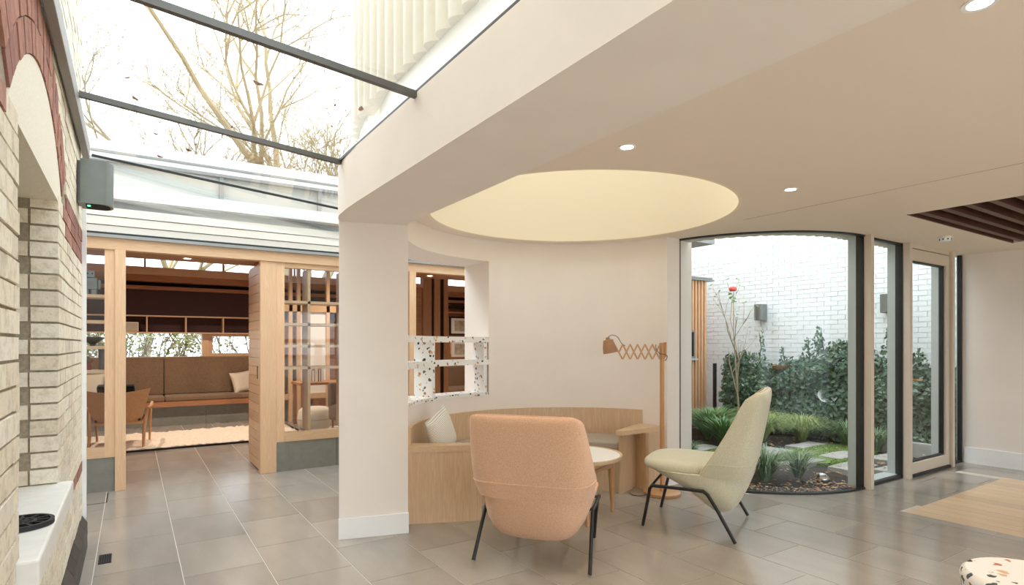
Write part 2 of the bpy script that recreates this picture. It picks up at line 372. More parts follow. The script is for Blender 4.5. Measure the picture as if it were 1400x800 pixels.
# ================================================================== STRUCTURE
# ---- floor slab and tiles
fl = struct(MB().prism([[(-.6, -3.1), (8.4, -3.1), (8.4, 2.86), (5.93, 2.86)] + arcpts(CG, RG + .02, 269, 188, 24) + [(4.6, 4.3), (4.6, 6.9), (8.8, 6.9), (8.8, 12.3), (-1.7, 12.3), (-1.7, 6.6), (-.6, 6.6)]], -.15, -.0025).build('floor', 'grout'), 'grey limestone tiled floor')
WX0, WX1, WY1 = 5.39, 7.67, 2.23      # oak inset
def tile_ok(cx, cy):
    if WX0 - .05 < cx < WX1 + .05 and cy < WY1: pass
    r = math.hypot(cx - C0[0], cy - C0[1])
    if r > RI + .25 and cx > 1.25 and 4.0 < cy < 5.6 and r < RO - .25: return False
    if cy > 5.4 and cx > 4.4: return False
    return True
cnt = 0; tile_cache = {}
P_, T_ = .455, .675
for i in range(-2, 19):
    x0, x1 = -.196 + P_ * i, -.196 + P_ * (i + 1)
    ph = .60 if i % 2 else .24
    if i < -1 and True: ymin = 6.72
    else: ymin = -.2
    j0 = math.floor((ymin - ph) / T_)
    for j in range(j0, 20):
        y0, y1 = ph + T_ * j, ph + T_ * (j + 1)
        if y0 < ymin: continue
        if i == -1: x0 = -.262 if y1 < 5.0 else -.196 - P_
        cx, cy = (x0 + x1) / 2, (y0 + y1) / 2
        ymax = 11.5 if cx < 2.7 else 6.6
        if y0 > ymax or not tile_ok(cx, cy): continue
        if cx > 2.7 and cy > 5.6: continue
        g = .0028
        poly = [(x0 + g, y0 + g), (x1 - g, y0 + g), (x1 - g, y1 - g), (x0 + g, y1 - g)]
        full = True
        # garden edge
        if cx > 4.35 and cy > 2.2:
            if cx < CG[0] + .1:
                d = math.hypot(cx - CG[0], cy - CG[1]); nx, ny = (cx - CG[0]) / d, (cy - CG[1]) / d
                if d < RG - .25: continue
                if d < RG + .6: poly = clip(poly, nx, ny, nx * (CG[0] + nx * RG) + ny * (CG[1] + ny * RG)); full = False
            else: poly = clip(poly, 0, -1, -2.84); full = False
            if len(poly) < 3: continue
        if cx > 4.35: poly = clip(poly, -1, 0, -8.26); full = False
        # oak inset
        if x1 > WX0 and x0 < WX1 and y0 < WY1:
            if x0 < WX0: poly = clip(poly, -1, 0, -WX0)
            elif x1 > WX1: poly = clip(poly, 1, 0, WX1)
            elif y1 > WY1: poly = clip(poly, 0, 1, WY1)
            else: continue
            full = False
        if len(poly) < 3: continue
        key = (round(x1 - x0, 4),) if full else None
        if full and key in tile_cache: me = tile_cache[key]
        else:
            lp = [(p[0] - cx, p[1] - cy) for p in poly]
            me = MB().prism([lp], -.02, 0).mesh('tile'); me.materials.append(M['tile'])
            if full: tile_cache[key] = me
        o = bpy.data.objects.new('tile', me); COL.objects.link(o); o.parent = fl; o.location = (cx, cy, 0); cnt += 1
for k in range(15):
    a = WX0 + .004 + (WX1 - WX0) * k / 15; b = WX0 + (WX1 - WX0) * (k + 1) / 15 - .001
    for (q0, q1) in ((-3.0, -.6 + (k % 3) * .5), (-.598 + (k % 3) * .5, WY1 - .003)):
        B(a, b, q0, q1, -.02, 0).build('oak_plank', 'oak_y', fl)
# drain grille and access hatch in the floor
dg = thing('floor_grille', 'small black perforated floor grille beside the brick wall', 'grille', (-.145, 4.6, .001))
B(-.18, -.11, 4.51, 4.7, -.001, .002).build('plate', 'void', dg)
for k in range(6): B(-.178 + k * .0125, -.172 + k * .0125, 4.512, 4.698, .002, .005).build('grille_bar', 'iron', dg)
ht = MB(); ht.box(-.36, -.19, 6.24, 6.246, .0005, .002); ht.box(-.19, -.182, 6.24, 6.63, .0005, .002)
tag(ht.build('access_hatch', 'void'), 'thin black outline of a floor hatch beside the grey upstand', 'hatch')

# ---- ceiling with round rooflight hole and slatted recess
SX0, SX1, SY0, SY1 = 5.3, 7.68, -1.0, 2.16
def ceil_outline():
    return [(1.6, -3.1), (8.4, -3.1), (8.4, 2.88), (5.93, 2.88)] + arcpts(CG, RG - .03, 269, 190, 20) + [(4.66, 4.1), (4.66, 5.0)] + arcpts(C0, RI + .1, 40, 164, 40) + [(1.6, 4.04)]
ce = struct(MB().prism([ceil_outline(), list(reversed(arcpts(C0, 1.24, 0, 357, 119))), [(SX0, SY0), (SX0, SY1), (SX1, SY1), (SX1, SY0)]], H, H + .2).build('ceiling', 'ceil', smooth=30), 'smooth cream ceiling with a round rooflight')
B(4.345, 4.349, -3.0, 3.02, H - .0012, H + .002).build('expansion_joint', 'channel', ce)
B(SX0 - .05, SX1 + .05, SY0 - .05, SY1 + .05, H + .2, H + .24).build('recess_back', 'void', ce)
nsl = 14
for k in range(nsl):
    y = SY1 - .05 - k * .155
    B(SX0 + .01, SX1 - .01, y - .05, y, H + .005, H + .13).build('slat', 'slat', ce)
B(SX0 - .012, SX1, SY1 - .004, SY1 + .008, H - .004, H + .1).build('recess_edge', 'slat', ce)
# rooflight drum
dr = struct(MB().arc(C0, 1.215, 1.30, 0, 359.99, H + .001, 4.3, 120).build('ceiling_drum', 'gold', smooth=30), 'pale yellow round rooflight shaft')
MB().arc(C0, .78, 1.24, 0, 359.99, 4.0, 4.08, 96).build('added_shaft_baffle', 'gold', dr, smooth=30)  # unseen ring added to cut the daylight falling down the shaft
struct(MB().lathe([(1.29, 4.3), (1.29, 4.33)], 64, Matrix.Translation((C0[0], C0[1], 0))).build('window_rooflight', 'roofglass'), 'round glass rooflight above the yellow shaft')

# ---- beam between glass roof and ceiling
bl = [(1.165, -3.1), (1.69, -3.1), (1.69, 3.9), (1.74, 4.2), (1.5, 4.35), (1.30, 4.35), (1.243, 4.14), (1.21, 4.06), (1.185, 3.95), (1.17, 3.75), (1.165, 3.5)]
struct(MB().prism([bl], 2.286, 2.635).build('ceiling_beam', 'plaster', smooth=35), 'deep white plaster beam under the glass roof edge')

# ---- curved wall (pillar end, window opening)
WA0, WA1 = 11.5, A_COL; OA0, OA1 = 91.0, 158.0; OZ0, OZ1 = .885, 2.245
wc = MB()
wc.arc(C0, RI, RO, WA0, OA0, 0, 2.6, 46)
wc.arc(C0, RI, RO, OA0, OA1, 0, OZ0, 40)
wc.arc(C0, RI, RO, OA0, OA1, OZ1, 2.6, 40)
wc.arc(C0, RI, RO, OA1, WA1, 0, 2.6, 6)
wcv = struct(wc.build('wall_curved', 'plaster', smooth=30), 'curved cream plaster wall with a shelf opening')
p1, p0 = pol(RO + .004, A_COL + .35), pol(RI - .004, A_COL + .35)
bb = MB().beam((p0[0], p0[1], .075), (p1[0], p1[1], .075), .014, .15)
struct(bb.build('baseboard_pillar', 'white', bevel=.002), 'white skirting board on the pillar end')
# wall stub between curved wall and garden window
pe = pol(RI, 11.5)
struct(MB().prism([[(pe[0] - .0, pe[1]), (4.60, 3.925), (4.62, 4.2), (4.5, 4.25), pol(RI + .2, 20)]], 0, H + .05).build('wall_window_jamb', 'plaster'), 'narrow cream plaster jamb beside the curved window')
struct(B(4.5, 4.9, 4.06, 6.88, -.1, 2.9).build('wall_garden_stone', 'greyconc'), 'pale grey stone wall end outside the window')

# ---- right and back walls
struct(B(8.27, 8.42, -3.1, 2.86, 0, H).build('wall_right', 'plaster'), 'plain cream wall at the right')
struct(B(8.255, 8.27, -3.0, 2.78, 0, .185).build('baseboard_right', 'white'), 'white skirting board on the right wall')
wb = MB(); wb.box(1.165, 1.9, -3.25, -3.1, 0, 2.66); wb.box(7.9, 8.42, -3.25, -3.1, 0, 2.66); wb.box(1.9, 7.9, -3.25, -3.1, 2.3, 2.66)
struct(wb.build('wall_back', 'plaster'), 'cream wall behind the viewer with wide glazing')
wn = struct(thing('window_4', 'wide glazed doors behind the viewer', None, (4.9, -3.18, 0)))
for k in range(5): B(1.9 + k * 1.485, 1.96 + k * 1.485, -3.22, -3.14, 0, 2.3).build('frame_post', 'frame_beige', wn)
for k in range(4): B(1.96 + k * 1.485, 3.385 + k * 1.485, -3.185, -3.175, .02, 2.3).build('pane', 'glass', wn)

# ---- left brick wall
XF = -.285
YA, YB, ZS, ZL = 2.28, 3.42, .75, 2.07     # niche
AY, AZ, AR0, AR1 = 2.85, 1.47, .97, 1.19   # arch
toYZ = Matrix(((0, 0, 1, 0), (1, 0, 0, 0), (0, 1, 0, 0), (0, 0, 0, 1)))   # prism (y,z) extruded along x
core = MB().prism([[(-3.1, 0), (4.95, 0), (4.95, 5.6), (-3.1, 5.6)], [(YA + .012, ZS - .08), (YA + .012, ZL + .02), (YB + .012, ZL + .02), (YB + .012, ZS - .08)]], -.62, XF - .008, toYZ)
core.box(-.66, -.62, 2.0, 3.7, .5, 2.3)
wl = struct(core.build('wall_left', 'mortar'), 'old cream brick wall with an arched niche')
rng = random.Random(3)
bricks = []
for c in range(3, 74):
    z0, z1 = c * .075 + .006, c * .075 + .071
    zm = (z0 + z1) / 2
    off = 0 if c % 2 else .1125
    ys = [-3.1 + off + .225 * k for k in range(-1, 40)]
    # forbidden intervals at this course
    forb = []
    if ZS - .09 < zm < ZL: forb.append((YA, YB))
    if ZS - .09 < zm < ZS: forb.append((2.24, 3.47))
    if 2.07 <= zm < AZ + AR1:
        ww = math.sqrt(max(0, AR1 ** 2 - (zm - AZ) ** 2)) if zm > 2.12 else .73
        forb.append((AY - ww, AY + ww))
    for y in ys:
        segs = [(max(y, -3.1), min(y + .217, 4.95))]
        for (fa, fb) in forb:
            ns = []
            for (a, b) in segs:
                if b <= fa or a >= fb: ns.append((a, b))
                else:
                    if a < fa: ns.append((a, fa - .004 if fa != YA else fa))
                    if b > fb: ns.append((fb + .004 if fb != YB else fb, b))
            segs = ns
        for a, b in segs:
            if b - a < .02: continue
            col = 'cream'
            if 1.94 < zm < 2.18 and abs((a + b) / 2 - AY) > .82: col = 'red'
            if .52 < zm < .60: col = 'red'
            jamb = (abs(b - YA) < .003 or abs(a - YB) < .003)
            dep = .215 if (jamb and c % 2) else .1025
            bricks.append((col, a, b, z0, z1, dep, jamb))
            if jamb:
                bricks.append((col, a if abs(a - YB) < .003 else b - .1, a + .1 if abs(a - YB) < .003 else b, z0, z1, -dep, True))
def keyb(b):
    y = max(1.95, (b[1] + b[2]) / 2); vis = (b[2] > 1.95 and b[4] < 2.75)
    return (0 if vis else 1, y)
bricks.sort(key=keyb)
n_ind = {'cream': 0, 'red': 0}; rest = {'cream': MB(), 'red': MB()}
for (col, a, b, z0, z1, dep, jamb) in bricks:
    jx = rng.uniform(-.003, .002)
    x1 = XF + jx; x0 = x1 - abs(dep)
    if dep < 0: x1 = XF - abs(dep) - .01; x0 = -.615
    if n_ind['cream'] + n_ind['red'] < 280 and b > 1.95 and z1 < 2.75:
        unit_piece('brick', col, wl, x0, x1, a, b, z0, z1); n_ind[col] += 1
    else: rest[col].box(x0, x1, a, b, z0, z1)
rest['cream'].build('brickwork', 'cream', wl, kind='stuff'); rest['red'].build('red_brickwork', 'red', wl, kind='stuff')
# arch voussoirs
a0 = 90 - math.degrees(math.acos((2.12 - AZ) / AR0)); nv = 22
for k in range(nv):
    t0 = a0 + (180 - 2 * a0) * k / nv + .18; t1 = a0 + (180 - 2 * a0) * (k + 1) / nv - .18
    for (ra, rb) in ((AR0, AR0 + .107), (AR0 + .113, AR1)):
        lp = [(AY + q * math.cos(R(t)), AZ + q * math.sin(R(t))) for q, t in ((ra, t0), (ra, t1), (rb, t1), (rb, t0))]
        MB().prism([lp], XF - .1, XF + rng.uniform(-.001, .004), toYZ).build('arch_brick', 'red', wl)
tp = [(AY - .73, 2.07), (AY + .73, 2.07), (AY + .72, 2.12)] + [(AY + (AR0 - .004) * math.cos(R(t)), AZ + (AR0 - .004) * math.sin(R(t))) for t in [a0 + (180 - 2 * a0) * k / 24 for k in range(25)]] + [(AY - .72, 2.12)]
MB().prism([tp], -.60, XF - .003, toYZ).build('tympanum_panel', 'render_panel', wl)
B(-.615, -.232, 2.245, 3.465, ZS - .085, ZS).build('niche_sill', 'stone', wl, bevel=.008)
# plinth of black bricks with a chamfer
for c, (z0, z1) in enumerate(((.002, .078), (.083, .15), (.155, .222))):
    for k in range(26):
        y0 = -.9 + k * .225 + (.11 if c % 2 else 0); y1 = min(y0 + .219, 4.95)
        if y1 - y0 < .03: continue
        if c < 2: MB().box(XF - .08, XF + .03, y0, y1, z0, z1).build('plinth_brick', 'blackbrick', wl)
        else: MB().prism([[(XF - .08, z0), (XF + .03, z0), (XF + .03, z0 + .018), (XF + .002, z1), (XF - .08, z1)]], y0, y1, Matrix(((1, 0, 0, 0), (0, 0, 1, 0), (0, 1, 0, 0), (0, 0, 0, 1)))).build('plinth_brick', 'blackbrick', wl)
struct(B(-.62, -.262, 4.952, 4.99, 0, 2.66).build('trim_1', 'white'), 'thin white edge board at the end of the brick wall')
struct(B(-.75, -.6, 4.95, 6.66, 0, 2.9).build('wall_link', 'plaster'), 'cream wall of the glazed link')
# ---- steel channel and glass roof
struct(MB().box(-.275, -.237, -3.1, 4.86, 2.655, 2.76).build('trim_2', 'channel', bevel=.004), 'grey steel channel along the brick wall top')
gr = struct(thing('ceiling_glass', 'frameless glass roof over the link', None, (.5, 2, 2.7)))
bars = [3.88 - 1.25 * k for k in range(6)] + [5.13]
ed = sorted([-3.1] + bars + [6.62])
for a, b in zip(ed[:-1], ed[1:]):
    if b <= 3.9: lp = [(-.24, a + .006), (1.2, a + .006), (1.2, b - .006), (-.24, b - .006)]
    elif b < 5.2:
        lp = [(-.24, a + .006), (1.19, a + .006), (1.2, 4.0)] + [pol(RO + .02, t) for t in (165, 158, 150, 142, 134, 129)] + [(1.87, b - .006), (-.24, b - .006)]
        lp = [p for p in lp if p[1] <= b]
    else: lp = [(-.24, a + .006), (1.84, a + .006)] + [pol(RO + .02, t) for t in (128, 122, 114, 106, 98, 90, 82, 74)] + [(4.4, 5.45), (4.4, b), (-.24, b)]
    MB().prism([lp], lambda x, y: roof_z(x), lambda x, y: roof_z(x) + .014).build('glass_pane', 'roofglass', gr)
for y in bars:
    if y > 5: MB().beam((-.24, y, roof_z(-.24) - .004), (1.86, y, roof_z(1.86) - .004), .014, .016).build('silicone_joint', 'gasket', gr)
    else: MB().beam((-.237, y, roof_z(-.237) - .016), (1.175, y, roof_z(1.175) - .016), .03, .03).build('glazing_bar', 'bar', gr)
MB().box(1.166, 1.2, -3.1, 3.9, 2.632, 2.65).build('black_gasket', 'gasket', gr)
MB().box(1.2, 1.32, -3.1, 3.6, 2.655, 2.70).build('white_flashing', 'white', gr)
MB().prism([[(1.30, -3.1), (1.36, -3.1), (1.36, 3.6), (1.345, 3.6), (1.30, 3.3)]], 2.70, 2.96).build('parapet_upstand', 'white', gr)
MB().arc(C0, 1.66, 1.735, 60, 176, 2.6, 2.96, 40).build('curved_upstand', 'white', gr, smooth=30)
MB().arc(C0, 1.72, 1.87, 95, 180, 2.61, 2.70, 30).build('curved_flashing', 'white', gr, smooth=30)

# ---- fluted parapet cladding above the flat roof
def fluted(name, path, z0, z1, pitch, depth, label, side=1, thick=.05):
    pts = [Vector((p[0], p[1], 0)) for p in path]; L = [0]
    for a, b in zip(pts[:-1], pts[1:]): L.append(L[-1] + (b - a).length)
    tot = L[-1]; n = int(tot / pitch); sub = 6; rows_o = []; rows_i = []
    def at(s):
        for i in range(len(L) - 1):
            if s <= L[i + 1] + 1e-6:
                t = (s - L[i]) / max(1e-6, L[i + 1] - L[i]); d = (pts[i + 1] - pts[i]).normalized(); return pts[i].lerp(pts[i + 1], t), d
        return pts[-1], (pts[-1] - pts[-2]).normalized()
    for k in range(n * sub + 1):
        s = tot * k / (n * sub); p, d = at(s); nr = Vector((d.y, -d.x, 0)) * side
        f = abs(math.sin(PI * k / sub)) * depth
        rows_o.append(p + nr * f); rows_i.append(p - nr * thick)
    m = MB(); vs = []; fs = []
    for o_, i_ in zip(rows_o, rows_i):
        vs += [(o_.x, o_.y, z0), (o_.x, o_.y, z1), (i_.x, i_.y, z1), (i_.x, i_.y, z0)]
    for k in range(len(rows_o) - 1):
        for j in range(4): a, b = 4 * k, 4 * k + 4; fs.append((a + j, a + (j + 1) % 4, b + (j + 1) % 4, b + j))
    fs += [(0, 1, 2, 3), tuple(len(vs) - 4 + j for j in (3, 2, 1, 0))]
    m.add(vs, fs); return struct(m.build(name, 'flute', smooth=50), label)
fluted('wall_parapet_left', [(1.30, -3.1), (1.30, 3.3)] + [(1.30 + dx, y) for dx, y in ((.003, 3.5), (.012, 3.75), (.035, 4.0))] + arcpts(C0, 1.74, 166, 60, 40), 2.94, 3.75, .135, .05, 'fluted white cladding standing beyond the glass roof', -1)
fluted('wall_parapet_garden', arcpts(CG, RG - .2, 186, 270, 40) + [(6.4, CG[1] - RG + .2), (8.4, CG[1] - RG + .2)], H - .002, 3.6, .105, .04, 'scalloped fluted cladding over the garden window', -1)
struct(MB().prism([[(5.93, 2.8)] + arcpts(CG, RG - .01, 269, 186, 24) + list(reversed(arcpts(CG, RG - .21, 269, 186, 24))) + [(5.93, 3.02), (8.4, 3.02), (8.4, 2.8)]], H + .002, H + .06).build('ceiling_soffit_outside', 'greyconc'), 'pale grey outside soffit above the garden window')

# ---- curved garden window and straight glazing
w1 = struct(thing('window_1', 'large curved floor to ceiling garden window', None, (5.0, 3.3, 0)))
MB().arc(CG, RG - .008, RG + .008, 189, 269.6, .02, H - .012, 40).build('curved_pane', 'glass', w1, smooth=30)
MB().arc(CG, RG - .02, RG + .022, 188.5, 269.8, -.02, .018, 40).build('bottom_channel', 'gasket', w1, smooth=30)
MB().arc(CG, RG - .02, RG + .022, 188.5, 269.8, H - .014, H, 40).build('top_channel', 'gasket', w1, smooth=30)
p = pol(RG, 188.3, CG); B(p[0] - .022, p[0] + .015, p[1] - .012, p[1] + .03, 0, H).build('edge_post', 'gasket', w1)
GY = 2.81
def mullion(par, x):
    B(x, x + .06, 2.735, GY - .008, 0, H).build('mullion_fin', 'frame_beige', par, bevel=.003)
    B(x - .01, x + .07, GY - .008, GY + .06, 0, H).build('mullion_gasket', 'gasket', par)
    B(x - .012, x + .072, GY + .06, GY + .135, 0, H).build('outer_mullion', 'alu', par)
mullion(w1, 5.925)
w2 = struct(thing('window_2', 'narrow fixed garden pane between two beige fins', None, (6.36, GY, 0)))
mullion(w2, 6.74)
B(5.99, 6.735, GY + .008, GY + .02, .03, H - .02).build('pane', 'glass', w2)
B(5.99, 6.735, GY - .0, GY + .04, 0, .03).build('bottom_frame', 'gasket', w2)
B(5.99, 6.735, GY + .04, GY + .17, -.02, .035).build('outer_sill', 'alu', w2)
B(5.99, 6.735, GY - .0, GY + .04, H - .022, H).build('top_frame', 'gasket', w2)
d1 = struct(thing('door_1', 'beige framed glass garden door', None, (7.3, GY, 0)))
mullion(d1, 7.81)
B(6.80, 7.81, 2.77, 2.85, H - .04, H).build('frame_head', 'frame_beige', d1)
B(6.80, 6.87, 2.765, 2.84, .03, H - .05).build('leaf_stile', 'frame_beige', d1, bevel=.003)
B(7.72, 7.80, 2.765, 2.84, .03, H - .05).build('leaf_stile', 'frame_beige', d1, bevel=.003)
B(6.87, 7.72, 2.765, 2.84, .03, .145).build('leaf_bottom_rail', 'frame_beige', d1, bevel=.003)
B(6.87, 7.72, 2.765, 2.84, H - .17, H - .05).build('leaf_top_rail', 'frame_beige', d1, bevel=.003)
B(6.81, 7.80, 2.75, 2.85, 0, .028).build('threshold', 'gasket', d1)
B(6.865, 7.725, GY - .004, GY + .006, .14, H - .165).build('pane', 'glass', d1)
g = MB()
g.box(7.70, 7.722, 2.79, 2.835, .145, H - .17); g.box(6.87, 7.7, 2.79, 2.835, .145, .16); g.box(6.87, 7.7, 2.79, 2.835, H - .185, H - .17)
g.build('glazing_gasket', 'gasket', d1)
hd = MB(); hd.tube([(6.835, 2.765, 1.03), (6.835, 2.71, 1.03)], .009, 8); hd.tube([(6.835, 2.71, 1.03), (6.96, 2.71, 1.03)], .009, 8)
hd.build('door_handle', 'lampwood', d1, smooth=40)
w3 = struct(thing('window_3', 'slim garden pane beside the right wall', None, (8.06, GY, 0)))
B(7.875, 8.25, GY + .006, GY + .016, .02, H - .01).build('pane', 'glass', w3)
B(8.225, 8.27, GY - .01, GY + .03, 0, H).build('edge_post', 'gasket', w3)
B(7.875, 8.25, GY - .01, GY + .03, 0, .02).build('bottom_frame', 'gasket', w3)

# ================================================================== STUDIO beyond the link
YS = 6.70
HZ0, HZ1 = 2.305, 2.41
s_h = struct(thing('trim_3', 'oak head beam of the studio screen', None, (1, YS, HZ0)))
B(-.55, 4.6, YS - .02, YS + .10, HZ0, HZ1).build('head_beam', 'oakframe_x', s_h)
B(-.55, 4.6, YS + .10, 7.38, HZ0 + .018, HZ0 + .04).build('soffit_board', 'oakdark', s_h)
B(-.6, 4.6, YS - .06, YS + .02, HZ1, HZ1 + .03).build('steel_gutter', 'zinc', s_h)
B(-.6, 4.6, YS - .02, YS + .03, HZ1 + .03, HZ1 + .055).build('black_joint', 'gasket', s_h)
wf = struct(thing('wall_studio_upper', 'cream boarded studio parapet seen through the glass roof', None, (1, 6.9, 2.46)))
for k in range(3): B(-1.7, 4.6, 6.78 - .01 * k, 6.92, 2.466 + k * .085, 2.545 + k * .085).build('fascia_board', 'flute', wf)
B(-1.7, 4.6, 6.84, 6.94, 2.722, 2.80).build('grey_strip', 'zinc', wf)
B(-1.7, 4.6, 6.72, 6.98, 2.80, 2.92).build('white_beam', 'white', wf)
B(-1.7, 4.6, 7.05, 7.10, 2.92, 3.26).build('upper_panel', 'greyconc', wf)
for k in range(6): B(-1.3 + k * 1.05, -1.26 + k * 1.05, 7.0, 7.05, 2.92, 3.22).build('grey_mullion', 'zinc', wf)
B(-1.7, 4.6, 6.98, 7.1, 3.22, 3.25).build('grey_rail', 'zinc', wf)
B(-1.7, 4.6, 7.35, 7.6, 3.28, 3.40).build('roof_edge', 'white', wf)
B(-1.7, 4.6, 7.34, 7.6, 3.40, 3.425).build('grey_flashing', 'zinc', wf)
B(-1.7, 4.6, 7.6, 7.8, 3.44, 3.60).build('white_capping', 'white', wf)
struct(B(-1.8, 8.44, 7.42, 12.4, 3.02, 3.25).build('ceiling_studio', 'oakdark'), 'timber studio ceiling')
struct(B(-1.8, -1.65, 6.7, 12.4, 0, 3.1).build('wall_studio_left', 'oakdark'), 'timber studio side wall')
struct(B(8.3, 8.44, 7.1, 12.4, 0, 3.1).build('wall_studio_right', 'oakdark'), 'timber studio end wall')
struct(B(-1.8, -.5, 6.72, 6.85, 0, 3.0).build('wall_studio_front', 'oakdark'), 'timber studio front wall')

# left fixed screen
sl = struct(thing('window_5', 'oak framed glazed screen left of the studio opening', None, (-.3, YS, 0)))
B(-.134, -.047, YS - .02, YS + .1, 0, HZ0).build('jamb_post', 'oakframe', sl, bevel=.003)
B(-.215, -.134, YS + .0, YS + .08, .325, HZ0).build('stile', 'oakframe', sl)
B(-.6, -.134, YS + .01, YS + .1, 0, .325).build('upstand', 'greystone', sl)
B(-.6, -.215, YS, YS + .1, .325, .42).build('bottom_rail', 'oakframe_x', sl)
B(-.6, -.215, YS + .02, YS + .03, .42, HZ0).build('pane', 'darkglass', sl)
for z in (1.845, 1.60, 1.355, 1.125): B(-.6, -.2, YS + .04, YS + .3, z, z + .03).build('shelf', 'oakframe_x', sl)
# right fixed screen
sr = struct(thing('window_6', 'oak framed glazed screen with a shelf grid', None, (1.7, YS, 0)))
B(1.16, 1.325, YS, YS + .1, 0, HZ0).build('jamb_post', 'oakframe', sr, bevel=.003)
B(1.325, 1.41, YS + .01, YS + .09, .325, HZ0).build('stile', 'oakframe', sr)
for k in range(4): B(1.325 + k * .66, 1.979 + k * .66, YS + .01, YS + .1, 0, .325).build('upstand', 'greystone', sr)
B(1.41, 2.88, YS, YS + .1, .325, .425).build('bottom_rail', 'oakframe_x', sr)
B(1.41, 2.88, YS + .01, YS + .09, 2.25, HZ0).build('top_rail', 'oakframe_x', sr)
B(1.41, 2.88, YS + .02, YS + .03, .425, 2.25).build('pane', 'darkglass', sr)
for z in (1.86, 1.61, 1.365, 1.12): B(1.41, 2.88, YS + .035, YS + .29, z, z + .03).build('shelf', 'oakframe_x', sr)
for x in (1.665, 2.06, 2.47): B(x, x + .03, YS + .035, YS + .29, .425, 2.25).build('upright', 'oakframe', sr)
B(2.88, 2.965, YS - .02, YS + .1, 0, HZ0).build('jamb_post', 'oakframe', sr)
# open pocket door leaf
dl = struct(thing('door_2', 'open oak studio door leaf with fine horizontal boards', None, (1.18, 7.1, 0)))
B(1.175, 1.22, YS + .1, 7.47, .02, HZ0 - .01).build('leaf', 'oakframe', dl)
for k in range(22): B(1.163, 1.175, YS + .105, 7.465, .03 + k * .1023, .03 + (k + 1) * .1023 - .006).build('board', 'oakframe_x' if k % 2 else 'oakframe', dl)
B(1.155, 1.165, YS + .16, YS + .185, 1.02, 1.16).build('flush_pull', 'bar', dl)
# second opening, seen through the internal window
sp = struct(thing('wall_studio_partition', 'boarded partition and door edges inside the studio', None, (4.0, 8.4, 0)))
for k in range(16): B(3.2, 3.78, 8.3, 8.36, .02 + k * .142, .156 + k * .142).build('board', 'oakdark', sp)
B(3.78, 3.92, 8.24, 8.36, 0, 2.5).build('door_edge', 'oakdark_z', sp)
B(3.93, 3.96, 8.26, 8.34, 0, 2.5).build('black_gap', 'void', sp)
B(3.965, 4.07, 8.24, 8.36, 0, 2.5).build('door_edge', 'oakdark_z', sp)
B(4.075, 4.13, 8.26, 8.34, 0, 2.5).build('black_gap', 'void', sp)
B(4.135, 4.21, 8.24, 8.36, 0, 2.5).build('door_edge', 'oakdark_z', sp)
B(3.1, 4.5, 7.42, 8.5, 2.50, 2.54).build('lowered_ceiling', 'ceil', sp)
# studio back wall
bw = struct(thing('wall_studio_back', 'studio back wall with felt panel, box shelf and strip windows', None, (1, 12, 0)))
B(-1.65, 8.3, 12.05, 12.3, 0, 1.18).build('lower_wall', 'oakdark', bw)
B(-1.65, 4.0, 11.99, 12.15, 1.9, 2.36).build('felt_panel', 'darkpanel', bw)
B(2.05, 8.3, 12.1, 12.3, 1.18, 2.75).build('end_wall', 'oakdark', bw)
B(-1.65, 2.05, 12.02, 12.1, 1.6, 1.9).build('box_shelf_back', 'darkpanel', bw)
B(-1.65, 2.05, 11.80, 12.02, 1.595, 1.615).build('box_shelf_board', 'oakframe_x', bw)
B(-1.65, 2.05, 11.80, 12.02, 1.885, 1.905).build('box_shelf_board', 'oakframe_x', bw)
for x in (-.98, -.38, .21, .80, 1.40, 1.99): B(x, x + .02, 11.80, 12.02, 1.615, 1.885).build('box_divider', 'oakframe', bw)
B(-1.65, 8.3, 11.86, 12.2, 2.36, 2.42).build('timber_beam', 'oakdark', bw)
B(-1.65, 8.3, 11.75, 12.2, 2.49, 2.60).build('timber_beam', 'oakdark', bw)
B(-1.65, 8.3, 11.98, 12.2, 2.42, 2.49).build('shadow_gap', 'void', bw)
B(-1.65, 8.3, 11.68, 12.2, 2.60, 2.73).build('timber_beam', 'oakframe_x', bw)
for x in (-.66, .18, 1.42, 2.7): B(x, x + .03, 12.0, 12.06, 2.73, 3.02).build('clerestory_mullion', 'oakdark_z', bw)
B(1.08, 1.18, 11.95, 12.15, 1.18, 1.6).build('window_post', 'oakframe', bw)
B(1.18, 2.05, 11.97, 12.12, 1.55, 1.6).build('window_rail', 'oakframe_x', bw)
B(1.18, 2.05, 11.97, 12.12, 1.18, 1.235).build('window_rail', 'oakframe_x', bw)
B(1.18, 1.25, 11.98, 12.1, 1.235, 1.55).build('window_stile', 'oakframe', bw)
B(1.98, 2.05, 11.98, 12.1, 1.235, 1.55).build('window_stile', 'oakframe', bw)
B(-1.65, 2.0, 12.04, 12.05, 1.18, 1.6).build('strip_pane', 'glass', bw)

# ================================================================== LIGHTS in the place, plus added studio fill lamps
def downlight(x, y, z, label, watts=17, visible=True, spot=True, grp='ceiling downlights', size=120):
    t = thing('downlight', label, 'light', (x, y, z), group=grp)
    MB().lathe([(.034, z - .003), (.048, z - .004), (.048, z + .0), (.034, z + .0)], 24, Matrix.Translation((x, y, 0)), closed=True).build('trim_ring', 'white', t, smooth=40)
    MB().lathe([(.033, z - .001), (.033, z - .002)], 20, Matrix.Translation((x, y, 0))).build('lens', 'lightdisc', t)
    if spot:
        l = bpy.data.lights.new('downlight_beam', 'SPOT'); l.energy = watts; l.color = (1, .84, .68); l.spot_size = R(size); l.spot_blend = .9; l.shadow_soft_size = .04
        o = bpy.data.objects.new('downlight_beam', l); COL.objects.link(o); o.parent = t; o.location = (0, 0, -.02)
    return t
downlight(2.22, 2.25, H, 'ceiling downlight nearest the deep white beam')
downlight(3.76, 2.25, H, 'ceiling downlight between the round rooflight and the slatted recess')
downlight(2.2, .70, H, 'ceiling downlight in the upper right corner of the picture')
